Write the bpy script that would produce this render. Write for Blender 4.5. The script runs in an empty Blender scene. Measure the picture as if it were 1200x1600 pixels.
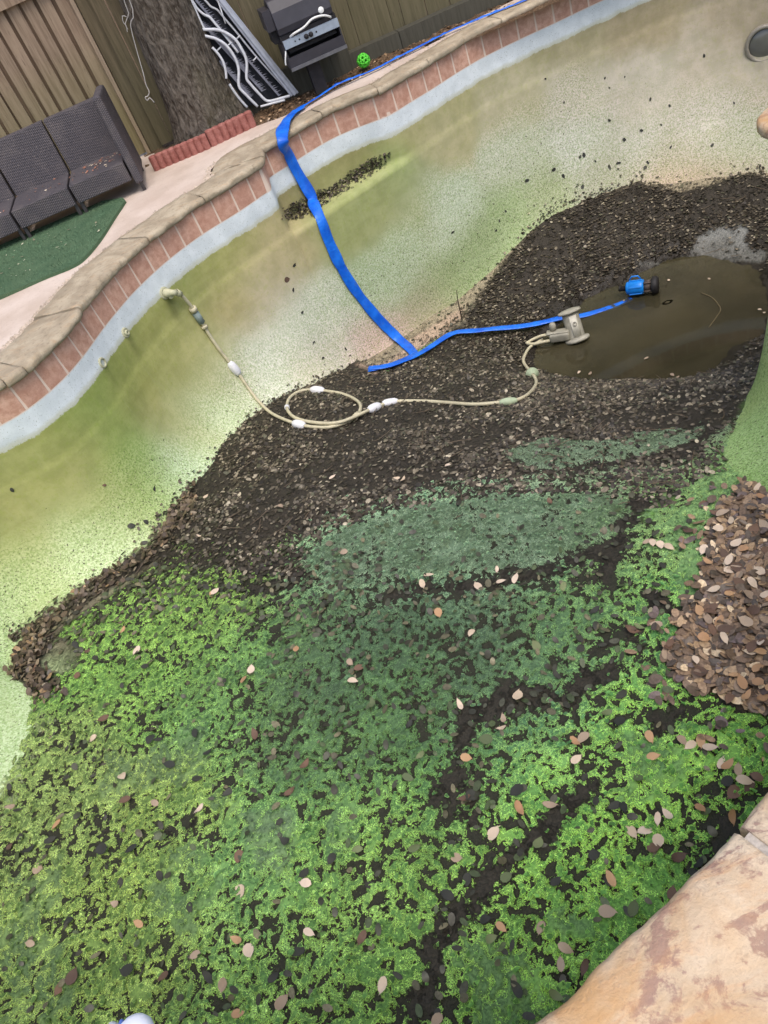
import bpy, bmesh, math, random
import numpy as np
from mathutils import Vector, Matrix
from mathutils.bvhtree import BVHTree
from mathutils.geometry import tessellate_polygon
random.seed(7); rng = np.random.default_rng(7)
sc = bpy.context.scene; C = sc.collection

# ------------------------------------------------------------------ camera, sky, sun, exposure
FPX, NX, NY, HC = 1220., 1180., 2100., 1.5          # focal length in photo pixels, nadir point, eye height
_d = np.array([NX-600, NY-800, FPX]); _d /= np.linalg.norm(_d)
_y = np.array([0, 0, 1.])-_d[2]*_d; _y /= np.linalg.norm(_y)
ROT = np.array([np.cross(_y, -_d), _y, -_d])         # camera (x right, y down, z forward) -> world
cd = bpy.data.cameras.new('camera'); cam = bpy.data.objects.new('camera', cd); C.objects.link(cam)
cd.sensor_fit = 'VERTICAL'; cd.sensor_height = 36; cd.lens = FPX/1600*36; cd.clip_start = .02; cd.clip_end = 200
Mx = Matrix([[ROT[i][0], -ROT[i][1], -ROT[i][2]] for i in range(3)]).to_4x4(); Mx.translation = (0, 0, HC)
cam.matrix_world = Mx; sc.camera = cam
world = bpy.data.worlds.new('World'); sc.world = world; world.use_nodes = True
SUN_EL, SUN_AZ = math.radians(66), math.radians(168)  # azimuth clockwise from +Y
nt = world.node_tree; sky = nt.nodes.new('ShaderNodeTexSky'); sky.sky_type = 'NISHITA'; sky.sun_disc = False
sky.sun_elevation = SUN_EL; sky.sun_rotation = SUN_AZ; sky.air_density = 1.0; sky.dust_density = 4.0; sky.ozone_density = 1.0
bgn = nt.nodes['Background']; bgn.inputs[1].default_value = .13; nt.links.new(sky.outputs[0], bgn.inputs[0])
sl = bpy.data.lights.new('sun', 'SUN'); sl.energy = .7; sl.angle = math.radians(30); sl.color = (1, .975, .94)
so = bpy.data.objects.new('sun', sl); C.objects.link(so)
sdir = Vector((math.sin(SUN_AZ)*math.cos(SUN_EL), math.cos(SUN_AZ)*math.cos(SUN_EL), math.sin(SUN_EL)))
so.rotation_euler = sdir.to_track_quat('Z', 'Y').to_euler()
sc.view_settings.view_transform = 'Standard'; sc.view_settings.look = 'None'
sc.view_settings.exposure = 0.84; sc.view_settings.gamma = 1; sc.view_settings.use_curve_mapping = False
sc.render.engine = 'CYCLES'; sc.cycles.max_bounces = 6; sc.cycles.diffuse_bounces = 3; sc.cycles.caustics_reflective = False

# ------------------------------------------------------------------ helpers: measuring
def ray(px, py):
    return ROT @ np.array([px-600, py-800, FPX])
def at(px, py, z=0.):                                 # where a photo sight line meets the level z
    v = ray(px, py); t = (z-HC)/v[2]; return Vector((v[0]*t, v[1]*t, z))
def atY(px, py, Y):                                   # ... and where it meets the upright plane y = Y
    v = ray(px, py); t = Y/v[1]; return Vector((v[0]*t, Y, HC+v[2]*t))
def srgb(*c, k=1.):
    o = []
    for v in c:
        v = v/255.; v = v/12.92 if v <= .04045 else ((v+.055)/1.055)**2.4
        o.append(min(v*k, .92))
    return tuple(o)
def hsh(i, j, k, s):
    n = (i*374761393+j*668265263+k*2147483647+s*1274126177) & 0xffffffff
    n = ((n ^ (n >> 13))*1274126177) & 0xffffffff
    return ((n ^ (n >> 16)) & 0xffff)/65535.
def vn(x, y, z=0., s=0):
    x, y, z = np.broadcast_arrays(np.asarray(x, float), np.asarray(y, float), np.asarray(z, float))
    xi, yi, zi = np.floor(x).astype(np.int64), np.floor(y).astype(np.int64), np.floor(z).astype(np.int64)
    f = [a-b for a, b in ((x, xi), (y, yi), (z, zi))]; f = [t*t*(3-2*t) for t in f]
    r = 0
    for a in (0, 1):
        for b in (0, 1):
            for c in (0, 1):
                w = (f[0] if a else 1-f[0])*(f[1] if b else 1-f[1])*(f[2] if c else 1-f[2])
                r = r+w*hsh(xi+a, yi+b, zi+c, s)
    return r
def fbm(x, y, z=0., o=4, s=0):
    r = 0; a = .5; t = 0; q = 1.
    for i in range(o):
        r = r+a*vn(np.asarray(x)*q, np.asarray(y)*q, np.asarray(z)*q, s+i*17); t += a; a *= .5; q *= 2.03
    return r/t
def sstep(a, b, x):
    t = np.clip((x-a)/(b-a), 0, 1); return t*t*(3-2*t)
def sdf(P, X, Y):                                     # signed distance to a polygon, positive inside
    P = np.asarray(P, float)[:, :2]; dmin = np.full(X.shape, 1e9); ins = np.zeros(X.shape, bool)
    for i in range(len(P)):
        x1, y1 = P[i-1]; x2, y2 = P[i]
        ex, ey = x2-x1, y2-y1; l = ex*ex+ey*ey+1e-12
        t = np.clip(((X-x1)*ex+(Y-y1)*ey)/l, 0, 1)
        dmin = np.minimum(dmin, np.hypot(X-x1-t*ex, Y-y1-t*ey))
        c = ((y1 > Y) != (y2 > Y)) & (X < (x2-x1)*(Y-y1)/((y2-y1) if y2 != y1 else 1e-12)+x1)
        ins ^= c
    return np.where(ins, dmin, -dmin)
def dpoly(P, X, Y):                                   # distance to an open polyline
    P = np.asarray(P, float)[:, :2]; dmin = np.full(X.shape, 1e9)
    for i in range(1, len(P)):
        x1, y1 = P[i-1]; ex, ey = P[i]-P[i-1]; l = ex*ex+ey*ey+1e-12
        t = np.clip(((X-x1)*ex+(Y-y1)*ey)/l, 0, 1)
        dmin = np.minimum(dmin, np.hypot(X-x1-t*ex, Y-y1-t*ey))
    return dmin
def catmull(P, n=8, closed=False):
    P = [Vector(p) for p in P]; N = len(P); out = []
    for i in range(N if closed else N-1):
        g = (lambda j: P[j % N]) if closed else (lambda j: P[max(0, min(N-1, j))])
        a, b, c, d = g(i-1), g(i), g(i+1), g(i+2)
        for k in range(n):
            t = k/n
            out.append(.5*((2*b)+(c-a)*t+(2*a-5*b+4*c-d)*t*t+(3*b-a-3*c+d)*t**3))
    if not closed: out.append(P[-1])
    return out

# ------------------------------------------------------------------ helpers: objects
def tag(o, label=None, cat=None, group=None, kind=None):
    if label: o['label'] = label
    if cat: o['category'] = cat
    if group: o['group'] = group
    if kind: o['kind'] = kind
    return o
def empty(name, loc=(0, 0, 0), rz=0.):
    o = bpy.data.objects.new(name, None); o.empty_display_size = .1; o.location = loc; o.rotation_euler = (0, 0, rz); C.objects.link(o); return o
def link(name, me, mat, parent=None, smooth=False):
    if mat is not None and not me.materials: me.materials.append(mat)
    if smooth: me.polygons.foreach_set('use_smooth', [True]*len(me.polygons))
    o = bpy.data.objects.new(name, me); C.objects.link(o)
    if parent is not None: o.parent = parent
    return o
def done(bm, name, mat, parent=None, smooth=False, bevel=0., seg=2):
    if bevel:
        es = [e for e in bm.edges if len(e.link_faces) == 2 and e.calc_face_angle(0) > .6]
        bmesh.ops.bevel(bm, geom=es, offset=bevel, segments=seg, affect='EDGES', profile=.5, clamp_overlap=True)
    me = bpy.data.meshes.new(name); bm.to_mesh(me); bm.free()
    return link(name, me, mat, parent, smooth)
def from_np(name, V, Fc, mat=None, parent=None, smooth=True):
    me = bpy.data.meshes.new(name); V = np.asarray(V, np.float32); Fc = np.asarray(Fc, np.int32)
    n = Fc.shape[1]
    me.vertices.add(len(V)); me.vertices.foreach_set('co', V.ravel())
    me.loops.add(Fc.size); me.loops.foreach_set('vertex_index', Fc.ravel())
    me.polygons.add(len(Fc)); me.polygons.foreach_set('loop_start', np.arange(0, Fc.size, n, dtype=np.int32))
    me.polygons.foreach_set('loop_total', np.full(len(Fc), n, np.int32))
    me.update(calc_edges=True); me.validate()
    return link(name, me, mat, parent, smooth)
def vcol(o, name, A):
    A = np.asarray(A, np.float32)
    if A.shape[1] == 3: A = np.hstack([A, np.ones((len(A), 1), np.float32)])
    a = o.data.attributes.new(name, 'FLOAT_COLOR', 'POINT'); a.data.foreach_set('color', A.ravel())
def box(bm, lo, hi, M=None):
    vs = [bm.verts.new((x, y, z)) for z in (lo[2], hi[2]) for y in (lo[1], hi[1]) for x in (lo[0], hi[0])]
    for f in ((0, 2, 3, 1), (4, 5, 7, 6), (0, 1, 5, 4), (2, 6, 7, 3), (0, 4, 6, 2), (1, 3, 7, 5)): bm.faces.new([vs[i] for i in f])
    if M is not None: bmesh.ops.transform(bm, matrix=M, verts=vs)
    return vs
def tube(bm, path, r, n=8, caps=True):
    path = [Vector(p) for p in path]; N = len(path); R = r if hasattr(r, '__len__') else [r]*N
    t0 = (path[1]-path[0]).normalized(); up = Vector((0, 0, 1)) if abs(t0.z) < .9 else Vector((1, 0, 0))
    u = t0.cross(up).normalized(); rings = []
    for i in range(N):
        t = (path[min(i+1, N-1)]-path[max(i-1, 0)]).normalized()
        u = (u-t*u.dot(t)).normalized(); w = t.cross(u)
        rings.append([bm.verts.new(path[i]+R[i]*(u*math.cos(a)+w*math.sin(a))) for a in [2*math.pi*k/n for k in range(n)]])
    for a, b in zip(rings, rings[1:]):
        for k in range(n): bm.faces.new((a[k], a[(k+1) % n], b[(k+1) % n], b[k]))
    if caps: bm.faces.new(rings[0][::-1]); bm.faces.new(rings[-1])
def lathe(bm, prof, n=24, M=None):                    # profile of (radius, height) about z
    rings = []; allv = []
    for r, z in prof:
        if r < 1e-6: ring = [bm.verts.new((0, 0, z))]
        else: ring = [bm.verts.new((r*math.cos(2*math.pi*k/n), r*math.sin(2*math.pi*k/n), z)) for k in range(n)]
        rings.append(ring); allv += ring
    for a, b in zip(rings, rings[1:]):
        if len(a) == 1 and len(b) == 1: continue
        for k in range(n):
            if len(a) == 1: bm.faces.new((a[0], b[(k+1) % n], b[k]))
            elif len(b) == 1: bm.faces.new((a[k], a[(k+1) % n], b[0]))
            else: bm.faces.new((a[k], a[(k+1) % n], b[(k+1) % n], b[k]))
    if M is not None: bmesh.ops.transform(bm, matrix=M, verts=allv)
def frame(loc, zdir, xdir=None):
    z = Vector(zdir).normalized(); x = Vector(xdir) if xdir is not None else (Vector((1, 0, 0)) if abs(z.x) < .9 else Vector((0, 1, 0)))
    x = (x-z*x.dot(z)).normalized(); y = z.cross(x)
    M = Matrix((x, y, z)).transposed().to_4x4(); M.translation = loc; return M

# ------------------------------------------------------------------ helpers: materials
class NT:
    def __init__(s, name):
        s.m = bpy.data.materials.new(name); s.m.use_nodes = True; s.t = s.m.node_tree; s.b = s.t.nodes['Principled BSDF']; s.co = None
    def n(s, typ, **kw):
        nd = s.t.nodes.new('ShaderNode'+typ)
        for k, v in kw.items():
            setattr(nd, k, v)
        return nd
    def set(s, sock, v):
        if hasattr(v, 'is_output') or hasattr(v, 'links'): s.t.links.new(v, sock)
        else: sock.default_value = v
    def coord(s, scale=(1, 1, 1), kind='Object'):
        tc = s.n('TexCoord'); mp = s.n('Mapping'); mp.inputs['Scale'].default_value = scale
        s.t.links.new(tc.outputs[kind], mp.inputs[0]); return mp.outputs[0]
    def noise(s, vec, scale, detail=4, rough=.55, dist=0., color=False):
        nd = s.n('TexNoise'); s.set(nd.inputs['Vector'], vec); nd.inputs['Scale'].default_value = scale
        nd.inputs['Detail'].default_value = detail; nd.inputs['Roughness'].default_value = rough; nd.inputs['Distortion'].default_value = dist
        return nd.outputs['Color' if color else 'Fac']
    def vor(s, vec, scale, feature='F1', out='Distance'):
        nd = s.n('TexVoronoi'); nd.feature = feature; s.set(nd.inputs['Vector'], vec); nd.inputs['Scale'].default_value = scale; return nd.outputs[out]
    def mr(s, v, a, b, c=0., d=1., smooth=True):
        nd = s.n('MapRange'); nd.interpolation_type = 'SMOOTHSTEP' if smooth else 'LINEAR'
        s.set(nd.inputs[0], v)
        for i, q in enumerate((a, b, c, d)): s.set(nd.inputs[i+1], q)
        return nd.outputs[0]
    def mix(s, f, a, b, mode='MIX'):
        nd = s.n('Mix', data_type='RGBA', blend_type=mode); s.set(nd.inputs[0], f)
        for i, q in ((6, a), (7, b)):
            if isinstance(q, tuple) and len(q) == 3: q = q+(1,)
            s.set(nd.inputs[i], q)
        return nd.outputs[2]
    def math(s, op, a, b=0.):
        nd = s.n('Math', operation=op); s.set(nd.inputs[0], a); s.set(nd.inputs[1], b); return nd.outputs[0]
    def attr(s, name, out='Color'):
        nd = s.n('Attribute'); nd.attribute_name = name; return nd.outputs[out]
    def rnd(s):
        return s.n('ObjectInfo').outputs['Random']
    def bump(s, h, strength=.5, dist=.01):
        nd = s.n('Bump'); nd.inputs['Strength'].default_value = strength; nd.inputs['Distance'].default_value = dist
        s.set(nd.inputs['Height'], h); s.t.links.new(nd.outputs[0], s.b.inputs['Normal'])
    def out(s, col, rough=.8, spec=.3, metal=0.):
        if isinstance(col, tuple) and len(col) == 3: col = col+(1,)
        s.set(s.b.inputs['Base Color'], col); s.set(s.b.inputs['Roughness'], rough)
        s.b.inputs['Specular IOR Level'].default_value = spec; s.b.inputs['Metallic'].default_value = metal
        return s.m
def plain(name, c, rough=.6, spec=.4, metal=0., var=.25, scale=30., bump=.15):
    t = NT(name); v = t.coord(); n = t.noise(v, scale, 5); g = t.noise(v, scale*.17, 3)
    k = t.math('ADD', t.math('MULTIPLY', n, .6), t.math('MULTIPLY', g, .4))
    d = tuple(x*(1-var) for x in c); l = tuple(min(.95, x*(1+var*.6)) for x in c)
    if bump: t.bump(n, bump, .004)
    return t.out(t.mix(t.mr(k, .3, .7), d, l), rough, spec, metal)

# ------------------------------------------------------------------ the pool's outline: (rim x, y, foot x, y, z, coping width)
OUT = [(-.12,.375,-.12,.5,-1.,.4),(-.5,.42,-.48,.56,-1.,.4),(-.9,.58,-.86,.72,-1.,.4),(-1.4,.66,-1.3,.82,-1.,.35),(-1.95,.86,-1.8,1.02,-1.,.3),
(-2.34,1.28,-2.12,1.42,-1.,.3),(-2.5,1.8,-2.17,1.92,-1.,.3),(-2.48,2.3,-1.9,2.42,-1.,.3),(-2.45,2.9,-1.9,2.82,-1.04,.3),(-2.4,3.4,-2.1,3.12,-1.07,.3),
(-2.2,3.72,-2.,3.42,-1.1,.3),(-1.9,3.83,-1.78,3.52,-1.1,.3),(-1.6,3.86,-1.55,3.6,-1.12,.3),(-1.45,3.92,-1.38,3.68,-1.13,.32),(-1.3,4.05,-1.2,3.82,-1.15,.34),
(-1.18,4.23,-1.05,4.02,-1.17,.33),(-1.06,4.48,-.92,4.22,-1.2,.3),(-.96,4.66,-.8,4.4,-1.22,.3),(-.83,4.86,-.68,4.6,-1.25,.28),(-.62,5.09,-.5,4.82,-1.3,.25),
(-.36,5.28,-.22,5.02,-1.4,.24),(-.08,5.4,.04,5.2,-1.5,.25),(.13,5.52,.2,5.34,-1.6,.28),(.19,5.56,.23,5.36,-1.6,.34),(.215,5.78,.26,5.38,-1.6,.36),(.25,5.83,.3,5.4,-1.61,.3),(.37,5.88,.4,5.48,-1.65,.24),
(.62,6.,.66,5.6,-1.68,.18),(.8,6.05,.85,5.7,-1.7,.16),(.98,6.04,1.02,5.78,-1.7,.16),(1.2,6.,1.24,5.82,-1.7,.18),(1.4,6.08,1.45,5.9,-1.68,.17),(1.6,6.16,1.65,5.97,-1.65,.17),
(1.85,6.28,1.9,6.07,-1.6,.17),(2.1,6.37,2.15,6.14,-1.55,.17),(2.4,6.41,2.42,6.16,-1.52,.18),(2.75,6.43,2.77,6.15,-1.52,.2),(3.1,6.46,3.08,6.1,-1.55,.2),(3.6,6.45,3.5,5.85,-1.6,.2),
(4.1,6.3,3.85,5.6,-1.62,.25),(4.6,5.9,4.15,5.3,-1.65,.3),(4.9,5.3,4.3,4.9,-1.68,.3),(4.8,4.5,4.2,4.4,-1.7,.3),(4.4,3.8,3.9,4.,-1.72,.3),(3.8,3.4,3.4,3.75,-1.72,.3),
(3.1,3.25,2.85,3.6,-1.68,.3),(2.6,3.2,2.48,3.42,-1.6,.3),(2.22,3.06,2.1,3.12,-1.45,.35),(2.2,2.8,1.85,2.85,-1.33,.4),(2.15,2.4,1.52,2.5,-1.18,.4),(1.85,1.95,1.42,2.05,-1.02,.4),
(1.5,1.5,1.32,1.6,-.92,.4),(1.15,1.1,1.02,1.2,-.9,.4),(.85,.8,.75,.95,-.92,.4),(.62,.63,.55,.78,-.95,.4),(.43,.55,.38,.68,-1.,.42),(.27,.487,.25,.62,-1.,.42),(.1,.438,.08,.55,-1.,.42)]
OUT = np.array(OUT)
def resample(cols, step):                             # closed Catmull-Rom through control rows, then even steps along the rim
    A = np.array(cols); N = len(A); n = 24; t = (np.arange(n)/n)[None, :, None]
    a, b, c, d = np.roll(A, 1, 0)[:, None], A[:, None], np.roll(A, -1, 0)[:, None], np.roll(A, -2, 0)[:, None]
    Q = (.5*((2*b)+(c-a)*t+(2*a-5*b+4*c-d)*t*t+(3*b-a-3*c+d)*t**3)).reshape(-1, A.shape[1])
    L = np.hypot(*np.diff(np.vstack([Q, Q[:1]])[:, :2], axis=0).T); s = np.concatenate([[0], np.cumsum(L)])
    M = int(s[-1]/step); u = np.linspace(0, s[-1], M, endpoint=False); QQ = np.vstack([Q, Q[:1]])
    return u, s[-1], np.stack([np.interp(u, s, QQ[:, k]) for k in range(A.shape[1])], 1)
S, PERIM, ST = resample(OUT, .022)
NS = len(S)
def s_interp(s, col):
    return np.interp(np.asarray(s) % PERIM, np.append(S, PERIM), np.append(ST[:, col], ST[0, col]))
tang = np.roll(ST[:, :2], -2, 0)-np.roll(ST[:, :2], 2, 0); tang /= np.linalg.norm(tang, axis=1)[:, None]
outn = np.stack([-tang[:, 1], tang[:, 0]], 1)          # clockwise walk: left side is outside
for _ in range(12): outn = outn*.5+(np.roll(outn, 1, 0)+np.roll(outn, -1, 0))*.25
outn /= np.linalg.norm(outn, axis=1)[:, None]
def rim(s, off=0., z=0.):
    on = np.array([np.interp(s % PERIM, np.append(S, PERIM), np.append(outn[:, k], outn[0, k])) for k in (0, 1)]); on /= np.linalg.norm(on)
    return Vector((float(s_interp(s, 0)+on[0]*off), float(s_interp(s, 1)+on[1]*off), z))
def s_near(x, y):
    return S[np.argmin((ST[:, 0]-x)**2+(ST[:, 1]-y)**2)]

# ---- floor heights: thin plate spline through the wall's foot and measured points
WATER_Z = -1.9
pud = [(868,512),(838,548),(872,584),(955,596),(1060,590),(1130,562),(1178,520),(1196,470),(1180,425),(1100,402),(1020,416),(965,448),(905,478)]
pudw = [at(x, y, WATER_Z) for x, y in pud]
ctl = [(*r[2:4], r[4]-.01) for r in OUT]+[tuple(p) for p in pudw]
ctl += [(-1.4,2,-1.02),(-.8,1.2,-1.),(0,1.,-1.),(0,1.7,-1.),(-.8,2.6,-1.04),(0,2.4,-1.02),(.6,1.6,-.98),(-.7,3.4,-1.09),(.3,2.9,-1.09),(.9,2.5,-1.07),(-.3,3.6,-1.15),(.3,3.5,-1.2),(.9,3.2,-1.22),(1.3,2.9,-1.24),
        (0,4.2,-1.32),(.6,4.2,-1.45),(1.1,3.8,-1.45),(1.6,3.5,-1.5),(.8,4.8,-1.64),(1.3,4.5,-1.72),(1.9,3.8,-1.7),(2.4,4.9,-1.99),(2.,4.85,-1.95),(2.9,4.75,-1.98),(2.45,4.45,-1.96),(2.7,5.1,-1.98),
        (1.05,1.5,-.91),(1.1,1.85,-.98),(.95,1.25,-.92),(1.15,2.2,-1.04),(.75,1.2,-.95),(3.6,4.8,-1.78),(3.5,5.4,-1.7)]
ctl = np.array(ctl, float)
def _tps(r): return np.where(r > 1e-9, r*r*np.log(r+1e-12), 0)
_n = len(ctl); _K = _tps(np.hypot(ctl[:, None, 0]-ctl[None, :, 0], ctl[:, None, 1]-ctl[None, :, 1]))+np.eye(_n)*.004
_P = np.hstack([np.ones((_n, 1)), ctl[:, :2]]); _A = np.block([[_K, _P], [_P.T, np.zeros((3, 3))]])
_w = np.linalg.solve(_A, np.concatenate([ctl[:, 2], [0, 0, 0]]))
def floor_z(X, Y):
    X = np.asarray(X, float); Y = np.asarray(Y, float); r = np.full(X.shape, _w[_n])+_w[_n+1]*X+_w[_n+2]*Y
    for i in range(_n): r = r+_w[i]*_tps(np.hypot(X-ctl[i, 0], Y-ctl[i, 1]))
    return r

# ---- wall as a loft: band, ledge, wall, cove
NR = 64
def build_wall():
    w = np.linspace(0, 1, NR)
    up = ST[:, :2]; ft = ST[:, 2:4]; zf = floor_z(ft[:, 0], ft[:, 1])
    # the seat ledge below the jogged stretch: the lower wall keeps to a straighter line than the rim
    xl = up.copy(); led = np.zeros(NS)
    s0, s1 = s_near(.13, 5.52), s_near(1.3, 6.04)
    a = np.array([.13, 5.52]); b = np.array([1.3, 6.03])
    for i in range(NS):
        if s0 <= S[i] <= s1:
            u = (S[i]-s0)/(s1-s0); q = a+(b-a)*max(0, (up[i, 0]-a[0])/(b[0]-a[0]))
            f = 1.; xl[i] = up[i]+(q-up[i])*f; led[i] = np.linalg.norm(xl[i]-up[i])
    V = np.zeros((NS, NR, 3)); zl = -.52
    n1 = 18
    for j in range(NR):
        if j < n1:
            t = j/(n1-1); V[:, j, :2] = up-outn*(.012*t); V[:, j, 2] = -.03+(zl+.03)*t
        else:
            t = (j-n1)/(NR-1-n1); p0 = np.hstack([xl-outn*.016, np.full((NS, 1), zl-.012)])
            p3 = np.hstack([ft, zf[:, None]])
            h = np.abs(p3[:, 2]-p0[:, 2])[:, None]
            p1 = p0+(p3-p0)*np.array([.12, .12, .55]); p2 = p3+(p0-p3)*np.array([.55, .55, .1])
            V[:, j] = (1-t)**3*p0+3*(1-t)**2*t*p1+3*(1-t)*t*t*p2+t**3*p3
    # hand-laid plaster is never quite even
    nz = fbm(V[:, :, 0]*2.2, V[:, :, 1]*2.2, V[:, :, 2]*2.5, 4, 5)-.5
    V[:, :, 0] += outn[:, None, 0]*nz*.02*(V[:, :, 2] < -.3); V[:, :, 1] += outn[:, None, 1]*nz*.02*(V[:, :, 2] < -.3)
    i = np.arange(NS)[:, None]; j = np.arange(NR-1)[None, :]; i2 = (i+1) % NS
    Fc = np.stack([i*NR+j, i*NR+j+1, i2*NR+j+1, i2*NR+j], -1).reshape(-1, 4)
    return V, Fc, led
WV, WF, LED = build_wall()

# ---- sight-line hits on the built basin (coarse floor + wall)
gx, gy = np.meshgrid(np.arange(-2.4, 4.6, .04), np.arange(.3, 6.5, .04), indexing='ij')
_foot = ST[:, 2:4]
_in = sdf(_foot[::6], gx, gy); gz = floor_z(gx, gy)
ia, ja = np.meshgrid(np.arange(gx.shape[0]-1), np.arange(gx.shape[1]-1), indexing='ij'); W = gx.shape[1]
cf = np.stack([ia*W+ja, (ia+1)*W+ja, (ia+1)*W+ja+1, ia*W+ja+1], -1).reshape(-1, 4)
cf = cf[_in[:-1, :-1].reshape(-1) > -.03]
_vf = np.stack([gx, gy, gz], -1).reshape(-1, 3)
bvhF = BVHTree.FromPolygons([tuple(v) for v in _vf], [tuple(f) for f in cf])
bvhW = BVHTree.FromPolygons([tuple(v) for v in WV.reshape(-1, 3)], [tuple(f) for f in WF])
EYE = Vector((0, 0, HC))
def hit(px, py, off=0.):
    d = Vector(ray(px, py)).normalized(); best = None
    for k, b in enumerate((bvhF, bvhW)):
        l, n, i, ds = b.ray_cast(EYE, d)
        if l is not None and (best is None or ds < best[2]): best = (l, n if n.dot(d) < 0 else -n, ds, k)
    if best is None: return at(px, py, -1.), Vector((0, 0, 1))
    return best[0]+best[1]*off, best[1]
def hitF(px, py):
    d = Vector(ray(px, py)).normalized(); l, n, i, ds = bvhF.ray_cast(EYE, d)
    return l if l is not None else at(px, py, -1.05 if py > 800 else -1.5)
def fpoly(P): return np.array([hitF(x, y)[:2] for x, y in P])

# ------------------------------------------------------------------ colour fields on the basin (stains and growth stay put on the surface)
KW, KF = 1.06, 1.18                                     # photo colour -> albedo, wall and floor
WCOL = [(1000,20,163,152,118),(1150,20,160,150,125),(1100,100,178,172,152),(900,60,165,158,120),(1180,130,172,168,150),(800,60,165,160,115),(700,130,165,162,110),
(640,180,165,160,105),(700,200,175,172,125),(800,150,180,176,140),(900,150,188,186,165),(1000,150,185,182,165),(1100,180,180,180,165),(1000,230,182,186,170),(900,230,190,198,180),
(800,250,185,195,168),(1150,230,165,172,150),(1050,250,168,168,145),(1120,272,165,150,125),(1040,288,180,160,135),(950,280,160,165,140),(850,310,160,175,130),(800,345,154,178,124),
(750,400,146,168,116),(700,450,145,165,112),(670,485,150,160,120),(690,497,185,165,145),(620,530,192,170,152),(580,560,195,175,160),(600,440,172,192,152),(640,400,178,196,158),
(700,330,186,202,172),(650,320,165,175,125),(600,300,160,165,105),(560,310,160,162,100),(500,310,165,165,100),(480,288,146,136,88),(560,243,146,138,86),(448,318,148,136,92),(450,370,175,165,115),
(400,400,175,165,110),(350,400,160,165,85),(300,450,150,160,85),(350,470,170,160,105),(420,450,185,178,150),(450,530,196,206,186),(500,500,192,202,177),(400,570,196,206,186),(350,580,176,182,132),
(300,550,170,170,100),(250,550,160,165,85),(200,600,150,160,75),(150,640,145,165,75),(250,650,165,165,95),(300,650,176,186,128),(350,640,192,212,168),(100,700,155,165,80),(60,740,165,170,95),
(150,740,165,162,95),(220,720,138,170,68),(230,755,158,188,108),(280,730,186,216,166),(180,800,165,185,108),(50,820,160,160,90),(20,860,150,160,85),(120,850,180,205,148),(60,900,176,200,138),
(180,870,186,211,158),(30,950,166,190,128),(10,1000,170,200,138),(300,735,190,215,172),(430,610,196,206,182),(520,560,196,196,176),(480,580,190,190,165),
(1180,620,150,186,104),(1150,680,150,190,112),(1195,590,170,192,112),(1190,700,152,190,112),(1110,760,136,182,90),(560,298,148,172,98),(612,262,150,172,102),(505,330,154,168,100),(1180,500,170,190,110),(10,1150,166,194,138),(60,1150,174,202,150),(20,1230,168,196,142),(10,1330,155,180,122)]
def gfield(pts, vals, Q, sig):
    num = 0; den = 0; Q = np.asarray(Q)
    for p, v in zip(pts, vals):
        d2 = ((Q-p)**2).sum(-1); w = np.exp(-d2/(2*sig*sig))+1e-5/(d2+.02)**2
        num = num+w[..., None]*np.asarray(v); den = den+w
    return num/den[..., None]
wv = WV.reshape(-1, 3); wS = np.repeat(S, NR); wZ = wv[:, 2]
pts, vals = [], []
for px, py, *c in WCOL:
    l, n = hit(px, py); pts.append(tuple(l)); vals.append(srgb(*c, k=KW))
for sx in np.arange(0, PERIM, .4):                    # the stretches the photo does not show go on in the same way
    x, y = float(s_interp(sx, 0)), float(s_interp(sx, 1))
    if y < 3.3 and (x > -1.6 or y < 2.):
        for z, c in ((-.35, (165,162,112)), (-.7, (165,172,118)), (-1., (172,190,132)), (-1.4, (125,165,85))): pts.append((x, y, z)); vals.append(srgb(*c, k=KW))
pts = np.array(pts); vals = np.array(vals); vals = (vals*.80+vals.mean(1, keepdims=True)*.20)*np.array([1.03, .99, .96])
wx = fbm(wv[:, 0]*3, wv[:, 1]*3, wZ*3, 4, 3)-.5; wy = fbm(wv[:, 0]*3+9, wv[:, 1]*3, wZ*3, 4, 8)-.5; wq = wv+np.stack([wx*.22, wx*.12, wy*.16], 1)
wcol = gfield(pts, vals, wq, .15)
def wsz(px, py):
    l, n = hit(px, py); i = np.argmin(((wv-np.array(l))**2).sum(1)); return tuple(wv[i])
for px, py, wdt, dz0, dz1, f in ((258, 462, .022, .03, .16, .62), (196, 522, .02, .03, .14, .7), (160, 569, .02, .02, .10, .75), (1188, 92, .03, .02, .22, .8), (1108, 190, .05, .0, .5, 1.14), (1080, 205, .03, .0, .4, 1.1), (1010, 170, .025, .0, .5, 1.08)):
    l, n = hit(px, py); dl = np.hypot(wv[:, 0]-l.x, wv[:, 1]-l.y); tz = (l.z-wZ); k_ = np.exp(-(dl/wdt)**2*.5*np.where(tz < .45, 1, 4))*sstep(dz0-.02, dz0, tz)*sstep(dz1+.08, dz1-.04, tz)
    wcol *= (1+(f-1)*k_)[:, None]
# dark debris grains sit where the settled water left them
sp = [((a, b), v) for (a, b), v in [((1000,150),.55),((1100,200),.7),((900,200),.8),((800,250),.8),((700,330),.8),((640,420),.9),((600,480),.9),((750,380),1.),((850,290),1.),((1050,260),1.),((1150,240),.9),((500,500),.8),((430,560),.8),((350,640),1.),
      ((250,760),1.),((120,860),1.),((50,950),1.),((10,1150),.8),((600,250),.1),((700,160),.1),((800,80),.05),((1000,50),.1),((1150,60),.25),((400,400),.15),((450,350),.15),((300,480),.15),((200,600),.1),((100,720),.15),((30,800),.2),((300,600),.35),((560,300),.2),((420,480),.4),((1150,680),.95),((1190,600),.9),((1190,700),.95)]]
sp_p = np.array([wsz(*p) for p, v in sp]); sp_v = np.array([[v] for p, v in sp])
speck = gfield(sp_p, sp_v, wq, .2)[:, 0]

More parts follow.
